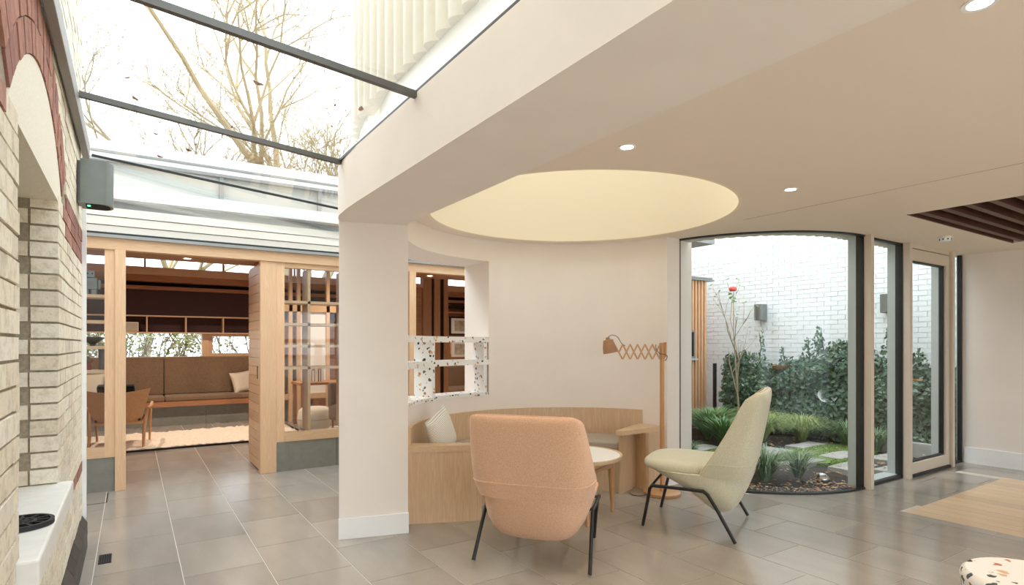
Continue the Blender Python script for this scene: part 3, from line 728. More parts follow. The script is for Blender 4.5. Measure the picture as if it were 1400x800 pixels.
downlight(3.76, .70, H, 'ceiling downlight out of frame to the right'); downlight(2.2, -.85, H, 'ceiling downlight behind the viewer near the beam'); downlight(3.76, -.85, H, 'ceiling downlight behind the viewer')
downlight(.50, 7.1, HZ0 + .018, 'downlight in the timber soffit over the studio opening', 14)
downlight(3.35, 7.1, HZ0 + .018, 'downlight in the timber soffit seen through the shelf opening', 14)
for k, x in enumerate((-.4, 1.4, 3.4, 5.8)): downlight(x, 10.0, 3.02, ('added fill lamp in the studio ceiling over the armchair', 'added fill lamp in the studio ceiling over the rug', 'added fill lamp in the studio ceiling by the partition', 'added fill lamp in the studio ceiling by the framed pictures')[k], 80, size=150)  # made-up ceiling lamps, added to brighten the studio interior

# ================================================================== FURNITURE in the round bay
# ---- built-in curved bench
SA0, SA1, SR = 23.5, 154.5, .80
bn = thing('curved_bench', 'curved oak bench built into the round bay', 'bench', (C0[0], C0[1] + 1.1, 0))
MB().arc(C0, RI - .032, RI - .004, SA0 - 1, 153.8, .44, .737, 60).build('backrest', 'oak', bn, smooth=30)
MB().arc(C0, SR + .02, RI - .03, SA0, SA1, .37, .41, 50).build('seat', 'oak', bn, smooth=30)
MB().arc(C0, SR + .05, SR + .07, SA0, SA1, .0, .37, 50).build('front_panel', 'oak', bn, smooth=30)
MB().arc(C0, SR + .03, RI - .034, SA0 + .3, 64, .411, .475, 24).build('seat_cushion', 'greyfab', bn, smooth=40, bevel=.015)
MB().arc(C0, SR + .03, RI - .034, 64.5, 110, .411, .475, 24).build('seat_cushion', 'greyfab', bn, smooth=40, bevel=.015)
MB().arc(C0, SR + .03, RI - .034, 110.5, SA1 - .3, .411, .475, 24).build('seat_cushion', 'greyfab', bn, smooth=40, bevel=.015)
def wedge(a0_, a1_, r0, r1, z0, z1):
    q = [pol(r0, a0_), pol(r1, a0_), pol(r1, (a0_ + a1_) / 2), pol(r1, a1_), pol(r0, a1_)]
    return MB().prism([q], z0, z1)
wedge(154.8, 156.2, SR, RI - .006, 0, .555).build('end_panel', 'oak', bn)
wedge(149.5, 156.6, SR - .01, RI - .006, .555, .605).build('armrest', 'oak_x', bn, bevel=.003)
wedge(21.2, 22.8, SR, RI - .2, 0, .552).build('end_panel', 'oak', bn)
wedge(12.8, 14.4, RI - .3, RI - .008, 0, .552).build('end_panel', 'oak', bn)
MB().beam((*pol(RI - .21, 22.4), .276), (*pol(RI - .29, 13.8), .276), .018, .552).build('end_panel', 'oak', bn)
q = [pol(SR - .012, 20.9), pol(RI - .22, 20.6), pol(RI - .30, 12.4), pol(RI - .006, 12.6), pol(RI - .006, 17), pol(RI - .006, 24), pol(SR - .012, 24)]
MB().prism([[pol(SR - .012, 19.5), pol(RI - .006, 12.4), pol(RI - .006, 18), pol(RI - .006, 24), pol(SR - .012, 24.5)]], .552, .597).build('armrest', 'oak_y', bn, bevel=.003)

# ---- pillow
def pillow(name, label, mat, loc, rz, tilt, wd=.42, ht=.36, th=.13, cat='cushion', roll=0):
    m = MB(); n = 12; vs = []; fs = []
    for side in (1, -1):
        for i in range(n + 1):
            for j in range(n + 1):
                u, v = i / n * 2 - 1, j / n * 2 - 1
                e = (1 - u ** 4) * (1 - v ** 4); k = 1 - .06 * (1 - abs(u) ** 2 * 0) * (v * v) * (1 - u * u) * 1.2
                x = u * wd / 2 * (1 - .07 * (1 - v * v)); z = v * ht / 2 * (1 - .07 * (1 - u * u))
                vs.append(Vector((x, side * th / 2 * e ** .55, z)))
    o = (n + 1) ** 2
    for s_ in range(2):
        for i in range(n):
            for j in range(n): a = s_ * o + i * (n + 1) + j; fs.append((a, a + 1, a + n + 2, a + n + 1))
    m.add(vs, fs)
    ob = m.build(name, mat, smooth=80)
    ob.matrix_world = Matrix.Translation(loc) @ Matrix.Rotation(rz, 4, 'Z') @ Matrix.Rotation(tilt, 4, 'X') @ Matrix.Rotation(roll, 4, 'Y')
    return tag(ob, label, cat)
pillow('striped_cushion', 'cream cushion with fine ticking stripes on the curved bench', 'stripe', (2.18, 4.40, .655), R(40), R(-14), .44, .36, .14, roll=R(-14))

# ---- lounge chairs
def chair(name, label, fab, fab_in, loc, rz, hs=1.0):
    t = thing(name, label, 'armchair', loc, rz)
    rows = [(.445, -.42, .358, .32), (.50, -.437, .376, .31), (.545, -.448, .386, .29), (.65, -.468, .384, .245), (.75, -.488, .378, .21), (.86, -.508, .370, .175), (.95, -.524, .362, .15), (1.01, -.532, .355, .125), (1.042, -.53, .345, .08), (1.058, -.523, .327, .04), (1.064, -.513, .30, .012)]
    nu = 20; vs = []; fs = []; seams = []; edgeL = []; edgeR = []
    for (z, yb, wd, d) in rows:
        th = .052 if z < 1.03 else (.055 if z < 1.05 else (.05 if z < 1.06 else .035))
        if z > .545: z = .545 + (z - .545) * hs
        ring = []
        for s_ in range(nu + 1):
            ph = -PI / 2 + PI * s_ / nu
            sx = math.copysign(abs(math.sin(ph)) ** .55, math.sin(ph)); cy = 1 - abs(math.cos(ph)) ** .55
            ring.append(Vector((wd * sx, yb + d * cy ** 1.25, z)))
        inner = []
        for s_ in range(nu, -1, -1):
            ph = -PI / 2 + PI * s_ / nu
            sx = math.copysign(abs(math.sin(ph)) ** .55, math.sin(ph)); cy = 1 - abs(math.cos(ph)) ** .55
            inner.append(Vector(((wd - .035) * sx, yb + th + .03 * (1 - z / 1.06) + max(.01, d - th * .9) * cy ** 1.25, z - .004)))
        vs += ring + inner
        edgeL.append(ring[0].lerp(inner[-1], .5)); edgeR.append(ring[-1].lerp(inner[0], .5))
        if abs(z - .545) < .001: seams = [p + Vector((0, -.001, 0)) for p in ring]
    k = 2 * (nu + 1)
    for i in range(len(rows) - 1):
        for j in range(k): a, b = i * k, (i + 1) * k; fs.append((a + j, a + (j + 1) % k, b + (j + 1) % k, b + j))
    top = (len(rows) - 1) * k
    for j in range(nu): fs.append((top + j, top + j + 1, top + k - 2 - j, top + k - 1 - j)); fs.append((j, j + 1, k - 2 - j, k - 1 - j))
    bk = MB().add(vs, fs).build('backrest', fab, t, True, smooth=50)
    topring = [Vector(vs[top + j]).lerp(Vector(vs[top + k - 1 - j]), .35) + Vector((0, 0, .002)) for j in range(nu + 1)]
    MB().tube([p + Vector((0, 0, 0)) for p in edgeL] + topring[1:-1] + list(reversed(edgeR)), .006, 6).build('piping', fab_in, bk, True, smooth=60)
    MB().tube(seams, .0045, 6).build('seam', fab_in, bk, True, smooth=60)
    # tub below the seat
    sec = [(.160, -.25, -.17, .12), (.166, -.275, -.15, .18), (.185, -.302, -.13, .232), (.23, -.335, -.07, .283), (.29, -.366, .01, .318), (.35, -.392, .11, .340), (.41, -.415, .25, .354), (.455, -.432, .34, .362)]
    m = MB(); n = 36; vs = []; fs = []
    for (z, ya, yb, wd) in sec:
        cy, hy = (ya + yb) / 2, (yb - ya) / 2
        for j in range(n):
            a = 2 * PI * j / n; c_, s_ = math.cos(a), math.sin(a)
            e = .72
            vs.append((wd * math.copysign(abs(c_) ** e, c_), cy + hy * math.copysign(abs(s_) ** e, s_), z))
    for i in range(len(sec) - 1):
        for j in range(n): fs.append((i * n + j, i * n + (j + 1) % n, (i + 1) * n + (j + 1) % n, (i + 1) * n + j))
    fs += [tuple(range(n - 1, -1, -1)), tuple((len(sec) - 1) * n + j for j in range(n))]
    tub = m.add(vs, fs).build('seat_shell', fab, t, True, smooth=50)
    # seat cushion
    sec = [(.44, .33, .30), (.452, .385, .325), (.475, .40, .335), (.50, .395, .33), (.52, .37, .31), (.53, .30, .26), (.532, .1, .1)]
    vs = []; fs = []
    for (z, hy, wd) in sec:
        for j in range(n):
            a = 2 * PI * j / n; c_, s_ = math.cos(a), math.sin(a)
            x = wd * math.copysign(abs(c_) ** .6, c_); y = .0 + hy * .93 * math.copysign(abs(s_) ** .6, s_)
            vs.append((x * (1 if y > 0 else .93), y, z + .012 * max(0, y)))
    for i in range(len(sec) - 1):
        for j in range(n): fs.append((i * n + j, i * n + (j + 1) % n, (i + 1) * n + (j + 1) % n, (i + 1) * n + j))
    fs += [tuple(range(n - 1, -1, -1)), tuple((len(sec) - 1) * n + j for j in range(n))]
    MB().add(vs, fs).build('seat_cushion', fab_in, t, True, smooth=60)
    for s_ in (-1, 1):
        fr = [(s_ * .28, .34, .0125), (s_ * .300, .30, .20), (s_ * .318, .275, .315), (s_ * .33, .25, .338), (s_ * .352, .0, .345), (s_ * .357, -.12, .345), (s_ * .36, -.15, .325), (s_ * .366, -.22, .22), (s_ * .378, -.34, .0125)]
        MB().tube([(p[0], p[1], p[2]) for p in fr], .0125, 8).build('leg_frame', 'black', t, True, smooth=50)
    MB().tube([(-.343, -.1, .343), (-.2, -.06, .27), (.2, -.06, .27), (.343, -.1, .343)], .010, 8).build('cross_bar', 'black', t, True, smooth=50)
    MB().tube([(-.312, .27, .325), (0, .265, .36), (.312, .27, .325)], .010, 8).build('cross_bar', 'black', t, True, smooth=50)
    return t
chair('lounge_chair', 'terracotta wool high-backed lounge chair seen from behind', 'orange', 'orange_in', (2.337, 3.155, 0), math.atan2(-.786, .619), .82)
chair('lounge_chair', 'sage green wool high-backed lounge chair in front of the curved window', 'green', 'green', (3.684, 2.985, 0), math.atan2(.474, .881))

# ---- round table
tb = thing('round_table', 'low round table with white top and oak rim', 'table', (3.05, 3.70, 0))
TZ = .50; TR = .39
MB().lathe([(TR - .018, TZ - .012), (TR - .018, TZ - .002)], 48).build('table_top', 'laminate', tb, True, smooth=30)
MB().lathe([(TR - .05, TZ - .045), (TR - .012, TZ - .03), (TR, TZ - .012), (TR + .002, TZ + .003), (TR - .012, TZ + .003), (TR - .018, TZ - .004), (TR - .05, TZ - .014)], 48, closed=True).build('rim', 'oak_x', tb, True, smooth=30)
for k in range(4):
    a = R(-22 + 90 * k); c_, s_ = math.cos(a), math.sin(a)
    MB().tube([(.335 * c_, .335 * s_, 0), (.325 * c_, .325 * s_, .25), (.315 * c_, .315 * s_, TZ - .02)], [.014, .022, .026], 10).build('leg', 'lampwood', tb, True, smooth=50)
    b_ = R(-22 + 90 * (k + 1)); c2, s2 = math.cos(b_), math.sin(b_)
    MB().tube([(.318 * c_, .318 * s_, .385), (.25 * (c_ + c2) / 1.414, .25 * (s_ + s2) / 1.414, .405), (.318 * c2, .318 * s2, .385)], [.022, .015, .022], 8).build('apron_rail', 'lampwood', tb, True, smooth=50)

# ---- scissor floor lamp
LX, LY = 4.14, 3.74
lp = thing('floor_lamp', 'oak floor lamp with scissor arm and wooden shade', 'lamp', (LX, LY, 0))
MB().lathe([(.165, 0), (.17, .004), (.17, .026), (.165, .03)], 40).build('base', 'lampwood', lp, True, smooth=40)
MB().box(-.016, .016, -.016, .016, .03, 1.30).build('pole', 'lampwood', lp, True, bevel=.004)
MB().box(-.019, .019, -.019, .019, 1.26, 1.415).build('pole_head', 'lampwood', lp, True, bevel=.004)
ux, uy = -.835, .55        # arm direction
vx, vy = .55, .835
def la(u, z, v=0): return (ux * u + vx * v, uy * u + vy * v, z)
n = 5; stp = .0695; z0, z1 = 1.262, 1.402
MB().beam(la(-.03, 1.28, .0), la(-.03, 1.42, .0), .018, .022).build('arm_slider', 'lampwood', lp, True)
for k in range(n):
    u0 = .02 + k * stp
    MB().beam(la(u0, z0 if k % 1 == 0 else z1, .006), la(u0 + stp, z1, .006), .014, .008, up=(vx, vy, 0)).build('scissor_slat', 'lampwood', lp, True)
    MB().beam(la(u0, z1, -.006), la(u0 + stp, z0, -.006), .014, .008, up=(vx, vy, 0)).build('scissor_slat', 'lampwood', lp, True)
ue = .02 + n * stp
MB().beam(la(ue, z0, .006), la(ue + .07, z1 - .015, .006), .014, .008, up=(vx, vy, 0)).build('scissor_slat', 'lampwood', lp, True)
MB().beam(la(ue, z1, -.006), la(ue + .035, z1 - .075, -.006), .014, .008, up=(vx, vy, 0)).build('scissor_slat', 'lampwood', lp, True)
sc_ = Vector(la(ue + .125, 1.375))
tilt = Matrix.Translation(sc_) @ Matrix.Rotation(R(-10), 4, Vector((vx, vy, 0)))
sh = MB().lathe([(.064, -.055), (.066, -.05), (.061, 0), (.047, .06), (.043, .068), (.02, .072), (.018, .09), (.012, .092), (.012, .06), (.038, .055), (.055, 0), (.06, -.055)], 28, tilt, closed=True).build('lamp_shade', 'shadewood', lp, True, smooth=35)
MB().ball(tuple(tilt @ Vector((0, 0, .01))), .022, 12, 8).build('bulb', 'laminate', lp, True, smooth=60)
MB().tube([la(ue + .065, 1.385), la(ue + .09, 1.38)], .012, 8).build('shade_knuckle', 'lampwood', lp, True, smooth=50)
cb = [tilt @ Vector((0, 0, .09)), Vector(la(ue + .10, 1.488)), Vector(la(ue + .05, 1.47)), Vector(la(ue + .01, 1.41)), Vector(la(ue - .02, 1.385, -.015))]
def smoothpts(P, n=6):
    P = [Vector(p) for p in P]; out = []
    Q = [P[0]] + P + [P[-1]]
    for i in range(1, len(Q) - 2):
        for j in range(n):
            t = j / n; a, b, c, d = Q[i - 1], Q[i], Q[i + 1], Q[i + 2]
            out.append(.5 * ((2 * b) + (c - a) * t + (2 * a - 5 * b + 4 * c - d) * t * t + (3 * b - a - 3 * c + d) * t ** 3))
    return out + [P[-1]]
MB().tube(smoothpts(cb), .0032, 6).build('cable', 'black', lp, True, smooth=60)
MB().tube(smoothpts([la(.06, 1.40, -.016), la(.06, 1.36, -.02), la(.03, 1.315, -.03), la(0, 1.31, -.035), la(-.04, 1.295, -.03), la(-.035, 1.26, -.02), la(-.02, 1.25, -.012)]), .0032, 6).build('cable', 'black', lp, True, smooth=60)
MB().tube(smoothpts([(-.17, .02, .02), (-.22, .06, .004), (-.26, .12, .004), (-.22, .2, .004)]), .0035, 6).build('cable', 'black', lp, True, smooth=60)

# ---- terrazzo stool
st = MB().lathe([(.20, 0), (.21, .01), (.235, .40), (.24, .418), (.234, .438), (.22, .45)], 48, Matrix.Translation((3.075, .80, 0)))
tag(st.build('terrazzo_stool', 'terr_big', smooth=35), 'round white terrazzo stool with coloured chips in the corner', 'stool')

# ---- terrazzo shelves in the opening of the curved wall
ts = thing('terrazzo_shelf', 'terrazzo shelves set into the curved wall opening', 'shelf', (*pol(1.5, 120), .885))
for z0, z1 in ((1.42, 1.475), (1.195, 1.247)): MB().arc(C0, RI - .004, 1.60, 91.2, 157.5, z0, z1, 40).build('shelf_board', 'terr', ts, smooth=30)
MB().arc(C0, RI - .008, 1.62, 91.2, 157.5, .885, .917, 40).build('sill_board', 'terr', ts, smooth=30)
for z0, z1 in ((1.247, 1.42), (.917, 1.195)):
    MB().arc(C0, RI + .004, 1.59, 121.2, 123.0, z0, z1, 2).build('upright', 'terr', ts)
    MB().arc(C0, RI + .004, 1.59, 91.8, 93.4, z0, z1, 2).build('upright', 'terr', ts)

# ---- wall lights (D-shaped metal boxes)
def wall_light(name, label, x, y, z0, hgt, dx, wd, led=False, group=None):
    """mounted on a wall of constant x; dx = direction it projects"""
    t = thing(name, label, 'light', (x, y, z0), group=group)
    B(min(x, x + dx * .015), max(x, x + dx * .015), y - wd * .42, y + wd * .42, z0 + .01, z0 + hgt - .01).build('back_plate', 'bar', t)
    prof = [(x + dx * .015, y - wd / 2), (x + dx * .13, y - wd / 2)] + [(x + dx * (.13 + .055 * math.sin(R(a))), y - wd / 2 * math.cos(R(a))) for a in (20, 45, 70, 90, 110, 135, 160)] + [(x + dx * .13, y + wd / 2), (x + dx * .015, y + wd / 2)]
    MB().prism([prof], z0, z0 + hgt).build('housing', 'lampbox', t, smooth=30)
    ins = [(x + dx * .03 + (p[0] - x) * .75, y + (p[1] - y) * .75) for p in prof]
    MB().prism([ins], z0 - .004, z0 + .0).build('diffuser', 'void', t)
    if led: B(x + dx * .05, x + dx * .065, y - .06, y - .045, z0 - .01, z0 - .004).build('led', 'led', t)
    return t
wall_light('wall_light', 'zinc grey wall light on the brick wall under the glass roof', XF + .002, 4.58, 2.285, .275, 1, .20, True)

# ---- iron trivet on the niche sill
tv = thing('iron_trivet', 'round black cast iron grille lying on the niche sill', 'grille', (-.335, 2.69, ZS))
MB().lathe([(.088, .002), (.10, .002), (.10, .018), (.088, .018)], 32, closed=True).build('rim', 'iron', tv, True, smooth=40)
MB().lathe([(.087, .002), (.087, .008)], 32).build('plate', 'void', tv, True)
for k in range(6):
    a = PI * k / 6; MB().beam((-.088 * math.cos(a), -.088 * math.sin(a), .012), (.088 * math.cos(a), .088 * math.sin(a), .012), .008, .01).build('spoke', 'iron', tv, True)
MB().lathe([(.04, .006), (.05, .006), (.05, .018), (.04, .018)], 24, closed=True).build('inner_ring', 'iron', tv, True, smooth=40)

# ---- smoke detector
sd = thing('smoke_detector', 'white smoke detector on the ceiling near the slatted recess', 'detector', (6.7, 2.41, H))
MB().lathe([(.062, -.012), (.062, 0)], 28).build('base', 'white', sd, True, smooth=40)
MB().lathe([(.028, -.048), (.042, -.044), (.05, -.03), (.05, -.012)], 28).build('sensor_head', 'laminate', sd, True, smooth=40)
for k in range(8):
    a = 2 * PI * k / 8; MB().box(-.005, .005, .0465, .0515, -.034, -.018, Matrix.Rotation(a, 4, 'Z')).build('vent_slot', 'void', sd, True)

# ================================================================== STUDIO contents
rg = thing('shag_rug', 'cream shaggy wool rug with dark edge in the studio', 'rug', (.7, 9.8, 0))
m = MB(); nx, ny = 70, 40; vs = []; fs = []
rr = random.Random(11)
for i in range(nx + 1):
    for j in range(ny + 1):
        x = -1.0 + 3.2 * i / nx; y = 8.98 + 1.62 * j / ny
        vs.append((x + rr.uniform(-.012, .012), y + rr.uniform(-.012, .012), .028 + rr.uniform(-.010, .014)))
for i in range(nx):
    for j in range(ny): a = i * (ny + 1) + j; fs.append((a, a + ny + 1, a + ny + 2, a + 1))
base = len(vs); ring = [i * (ny + 1) for i in range(nx + 1)] + [nx * (ny + 1) + j for j in range(1, ny + 1)] + [i * (ny + 1) + ny for i in range(nx - 1, -1, -1)] + [j for j in range(ny - 1, 0, -1)]
vs += [(vs[i][0], vs[i][1], .002) for i in ring]
for k in range(len(ring)): fs.append((ring[k], base + k, base + (k + 1) % len(ring), ring[(k + 1) % len(ring)]))
m.add(vs, fs).build('pile', 'rug', rg, smooth=80, recalc=True)
B(-1.01, 2.21, 8.945, 8.985, .0, .024).build('edge_binding', 'rugedge', rg)
fr = MB()
for k in range(40):
    y = 9.0 + k * .04; fr.beam((2.2, y, .012), (2.2 + rr.uniform(.05, .1), y + rr.uniform(-.03, .03), .006), .012, .008)
fr.build('fringe', 'rugedge', rg)
bs = thing('window_seat', 'long upholstered window seat along the studio back wall', 'bench', (.5, 11.6, 0))
for k in range(5): B(-1.6 + k * .9, -.704 + k * .9, 11.52, 11.56, 0, .335).build('plinth_tile', 'greystone', bs)
B(-1.62, 2.95, 11.56, 12.04, 0, .335).build('plinth', 'greystone', bs)
B(-1.62, 2.95, 11.42, 12.04, .335, .42).build('oak_edge', 'oakdark', bs)
for a, b in ((-1.62, .47), (.48, 2.95)):
    B(a, b, 11.44, 11.92, .42, .515).build('seat_cushion', 'brownfab', bs, bevel=.025)
    B(a, b, 11.86, 12.03, .515, 1.18).build('back_cushion', 'brownfab', bs, bevel=.02)
pillow('cream_cushion', 'plain cream cushion at the right end of the studio window seat', 'creamfab', (1.74, 11.74, .70), R(10), R(-18), .42, .42, .14, roll=R(-8))
pillow('cream_cushion', 'pale cushion on the window seat behind the left glazed screen', 'creamfab', (-.58, 11.70, .72), R(-8), R(-18), .42, .42, .14)
# armchair with plywood back
ac = thing('studio_armchair', 'oak armchair with plywood back seen from behind in the studio', 'armchair', (-.13, 9.55, 0), R(-6))
n = 10; vs = []; fs = []
for i in range(2):
    for k in range(n + 1):
        u = k / n * 2 - 1
        for z, y0_, wd in ((.36, -.30, .26), (.50, -.36, .30), (.64, -.42, .335), (.80, -.50, .385 )):
            zz = z + (.05 * u * u - .03 if z > .7 else 0)
            vs.append((wd * u, y0_ + .10 * u * u + (.014 if i else 0), zz))
q = (n + 1) * 4
for i in range(2):
    for k in range(n):
        for j in range(3): a = i * q + k * 4 + j; fs.append((a, a + 1, a + 5, a + 4))
for k in range(n): fs.append((k * 4, k * 4 + 4, q + k * 4 + 4, q + k * 4)); fs.append((k * 4 + 3, q + k * 4 + 3, q + k * 4 + 7, k * 4 + 7))
for j in range(3): fs.append((j, q + j, q + j + 1, j + 1)); fs.append((n * 4 + j, n * 4 + j + 1, q + n * 4 + j + 1, q + n * 4 + j))
MB().add(vs, fs).build('backrest', 'lampwood', ac, True, smooth=50)
MB().box(-.28, .28, -.28, .32, .33, .365).build('seat', 'lampwood', ac, True, bevel=.01)
MB().box(-.26, .26, -.24, .32, .365, .44).build('seat_pad', 'blackfab', ac, True, bevel=.025)
MB().box(-.21, .21, -.04, .05, .0, .48, Matrix.Translation((0, -.19, .43)) @ Matrix.Rotation(R(24), 4, 'X')).build('back_pad', 'blackfab', ac, True, bevel=.03)
for s_ in (-1, 1):
    MB().tube([(s_ * .30, -.36, .0), (s_ * .30, -.26, .28), (s_ * .33, -.16, .52)], [.016, .022, .018], 8).build('leg', 'lampwood', ac, True, smooth=50)
    MB().tube([(s_ * .31, .36, .0), (s_ * .33, .30, .53)], [.015, .02], 8).build('leg', 'lampwood', ac, True, smooth=50)
    MB().tube([(s_ * .345, -.34, .55), (s_ * .36, -.1, .545), (s_ * .35, .2, .55), (s_ * .34, .38, .56)], [.018, .024, .026, .02], 8).build('armrest', 'lampwood', ac, True, smooth=50)
# small drum table
dt = thing('drum_table', 'black ribbed drum table with oak top behind the glazed screen', 'table', (-.78, 9.95, .03))
m = MB(); prof = []
for j in range(48):
    a = 2 * PI * j / 48; r_ = .20 + (.012 if j % 2 else -.012); prof.append((r_ * math.cos(a), r_ * math.sin(a)))
m.prism([prof], .05, .50); m.build('base', 'black', dt, True)
MB().lathe([(.24, .50), (.25, .51), (.25, .53), (.24, .535)], 32).build('top', 'lampwood', dt, True, smooth=40)
# shelf objects
rb = thing('tin_robot', 'small grey tin robot toy on the top screen shelf', 'toy', (-.335, 6.90, 1.875))
MB().box(-.06, .06, -.035, .035, .055, .165).build('body', 'robot', rb, True, bevel=.006)
MB().box(-.038, .038, -.03, .03, .17, .235).build('head', 'robot', rb, True, bevel=.005)
for s_ in (-1, 1):
    MB().box(s_ * .032 - .022, s_ * .032 + .022, -.04, .03, 0, .055).build('foot', 'robot', rb, True, bevel=.004)
    MB().box(s_ * .073 - .011, s_ * .073 + .011, -.015, .015, .06, .15).build('arm', 'robot', rb, True, bevel=.003)
    MB().box(s_ * .018 - .007, s_ * .018 + .007, -.034, -.03, .20, .214).build('eye', 'void', rb, True)
MB().box(-.03, .03, -.038, -.034, .08, .13).build('chest_panel', 'canister', rb, True)
bo = MB().lathe([(.022, 0), (.024, .018), (.09, .075), (.105, .085), (.10, .085), (.086, .07), (.02, .022)], 28, Matrix.Translation((-.315, 6.88, 1.385)))
tag(bo.build('dark_bowl', 'black', smooth=40), 'shallow dark bowl on the screen shelf below the robot', 'bowl')
cn = thing('grey_canister', 'grey metal canister on the lowest screen shelf', 'canister', (-.235, 6.92, 1.155))
MB().lathe([(.034, 0), (.036, .004), (.036, .17), (.03, .18)], 20).build('body', 'canister', cn, True, smooth=40)
MB().lathe([(.037, .18), (.037, .205), (.02, .21)], 20).build('lid', 'canister', cn, True, smooth=40)
fg = thing('red_figurine', 'little red figurine on the lowest screen shelf', 'figurine', (-.365, 6.9, 1.155))
MB().lathe([(.04, 0), (.045, .02), (.03, .07), (.022, .08)], 16).build('body', 'redtoy', fg, True, smooth=50)
MB().ball((0, 0, .105), .03).build('head', 'canister', fg, True, smooth=60)
for s_ in (-1, 1): MB().tube([(s_ * .03, 0, .065), (s_ * .055, 0, .09)], .008, 6).build('arm', 'redtoy', fg, True, smooth=60)
wbx = thing('white_speaker', 'small white box standing in the leftmost box shelf bay', 'speaker', (-.0, 11.86, 1.615))
MB().box(-.10, .10, -.04, .06, 0, .17).build('body', 'creamfab', wbx, True, bevel=.015)
MB().box(-.085, .085, -.046, -.04, .015, .155).build('front_grille', 'greyfab', wbx, True)
# items seen through the right screen
pf = thing('linen_pouf', 'pale linen pouf on the studio floor behind the shelf grid', 'pouf', (2.52, 9.75, 0))
MB().lathe([(.20, 0), (.25, .05), (.27, .18), (.25, .32), (.19, .37), (.05, .375)], 28).build('body', 'creamfab', pf, True, smooth=60)
MB().tube([(.27 * math.cos(2 * PI * k / 24), .27 * math.sin(2 * PI * k / 24), .18) for k in range(24)], .006, 6, closed=True).build('piping', 'greyfab', pf, True, smooth=60)
dk = thing('oak_desk', 'oak desk with books behind the shelf grid', 'desk', (3.0, 10.3, 0))
MB().box(-.65, .75, -.3, .35, .71, .75).build('top', 'oakdark', dk, True)
for x in (-.6, .7):
    for y in (-.25, .3): MB().box(x - .025, x + .025, y - .025, y + .025, 0, .71).build('leg', 'oakdark_z', dk, True)
for k, (wdt, hg, mt, lb) in enumerate(((.05, .24, 'blue', 'blue book at the left of the desk row'), (.04, .2, 'terracotta', 'tan book second in the desk row'), (.06, .26, 'canister', 'grey book in the middle of the desk row'), (.03, .22, 'redtoy', 'red book fourth in the desk row'), (.05, .23, 'blue', 'blue book at the right end of the desk row'))):
    x = 2.55 + sum((.05, .04, .06, .03, .05)[:k]) * 1.15
    bk = thing('book', lb, 'book', (x, 10.35, .75), group='books on the studio desk')
    MB().box(0, wdt, -.09, .09, 0, hg).build('cover', mt, bk, True); MB().box(.004, wdt - .004, -.092, .086, .004, hg - .004).build('pages', 'laminate', bk, True)
bc = thing('brown_chair', 'brown upholstered tub chair behind the shelf grid', 'chair', (2.95, 9.1, 0), R(200))
MB().box(-.28, .28, -.28, .28, .2, .45).build('seat', 'brownfab', bc, True, bevel=.05); MB().box(-.28, .28, -.3, -.18, .4, .8).build('backrest', 'brownfab', bc, True, bevel=.04)
for x in (-.22, .22):
    for y in (-.22, .22): MB().tube([(x, y, 0), (x, y, .22)], .015, 8).build('leg', 'oakdark_z', bc, True)
pt = struct(thing('wall_studio_inner', 'inner timber frames with a tall bright pane', None, (2.6, 11.0, 0)))
for x in (2.08, 2.38, 2.52, 3.05, 3.3): B(x, x + .06, 10.95, 11.05, 0, 3.0).build('frame_post', 'oakframe', pt)
B(2.08, 3.36, 10.95, 11.05, 2.0, 2.12).build('frame_rail', 'oakframe_x', pt); B(2.08, 3.36, 10.96, 11.04, .4, .5).build('frame_rail', 'oakframe_x', pt)
B(2.58, 3.05, 10.99, 11.01, .5, 2.0).build('frosted_pane', 'laminate', pt)
# pictures on the far wall, seen through the opening
for k, (z0, z1, lb) in enumerate(((1.62, 2.05, 'upper framed print on the far studio wall'), (1.07, 1.50, 'lower framed print on the far studio wall'))):
    t = thing('framed_picture', lb, 'picture', (6.5, 12.08, z0), group='framed prints on the far studio wall')
    B(6.2, 6.85, 12.055, 12.098, z0, z1).build('frame', 'black' if not k else 'lampwood', t); B(6.235, 6.815, 12.045, 12.055, z0 + .035, z1 - .035).build('mount', 'laminate', t); B(6.32, 6.73, 12.04, 12.045, z0 + .09, z1 - .09).build('print', 'picture', t)
pc = thing('picture_shelf', 'dark shelf above the framed prints', 'shelf', (6.5, 11.9, 2.2))
B(6.0, 7.4, 11.85, 12.1, 2.25, 2.29).build('board', 'void', pc); B(6.0, 7.4, 11.85, 12.1, 2.12, 2.15).build('board', 'oakdark', pc)
sf = thing('dark_sofa', 'dark olive sofa under the framed prints', 'sofa', (6.4, 11.6, 0))
B(5.6, 7.6, 11.2, 11.9, .08, .45).build('seat', 'brownfab', sf, bevel=.05); B(5.6, 7.6, 11.8, 12.02, .4, .92).build('backrest', 'brownfab', sf, bevel=.05)
for x in (5.65, 7.55):
    for y in (11.25, 11.9): B(x - .03, x + .03, y - .03, y + .03, 0, .08).build('foot', 'black', sf)

# ================================================================== GARDEN
rr = random.Random(5)
def hgt(x, y): return -.035 + .03 * math.sin(2.1 * x + 1) * math.sin(1.7 * y) * .6
m = MB(); nx, ny = 60, 70; vs = []; fs = []
for i in range(nx + 1):
    for j in range(ny + 1):
        x = 4.55 + (9.5 - 4.55) * i / nx; y = 2.86 + (7.2 - 2.86) * j / ny
        vs.append((x, y, hgt(x, y) + rr.uniform(-.01, .01)))
for i in range(nx):
    for j in range(ny):
        x = 4.55 + 4.95 * (i + .5) / nx; y = 2.86 + 4.34 * (j + .5) / ny
        if x < 5.93 and math.hypot(x - CG[0], y - CG[1]) > RG - .005: 
            if not (x > 4.8 and y > CG[1]): continue
        a = i * (ny + 1) + j; fs.append((a, a + ny + 1, a + ny + 2, a + 1))
gs = struct(MB().add(vs, fs).build('ground_garden', 'soil', smooth=60, recalc=False), 'dark planting soil of the courtyard garden')
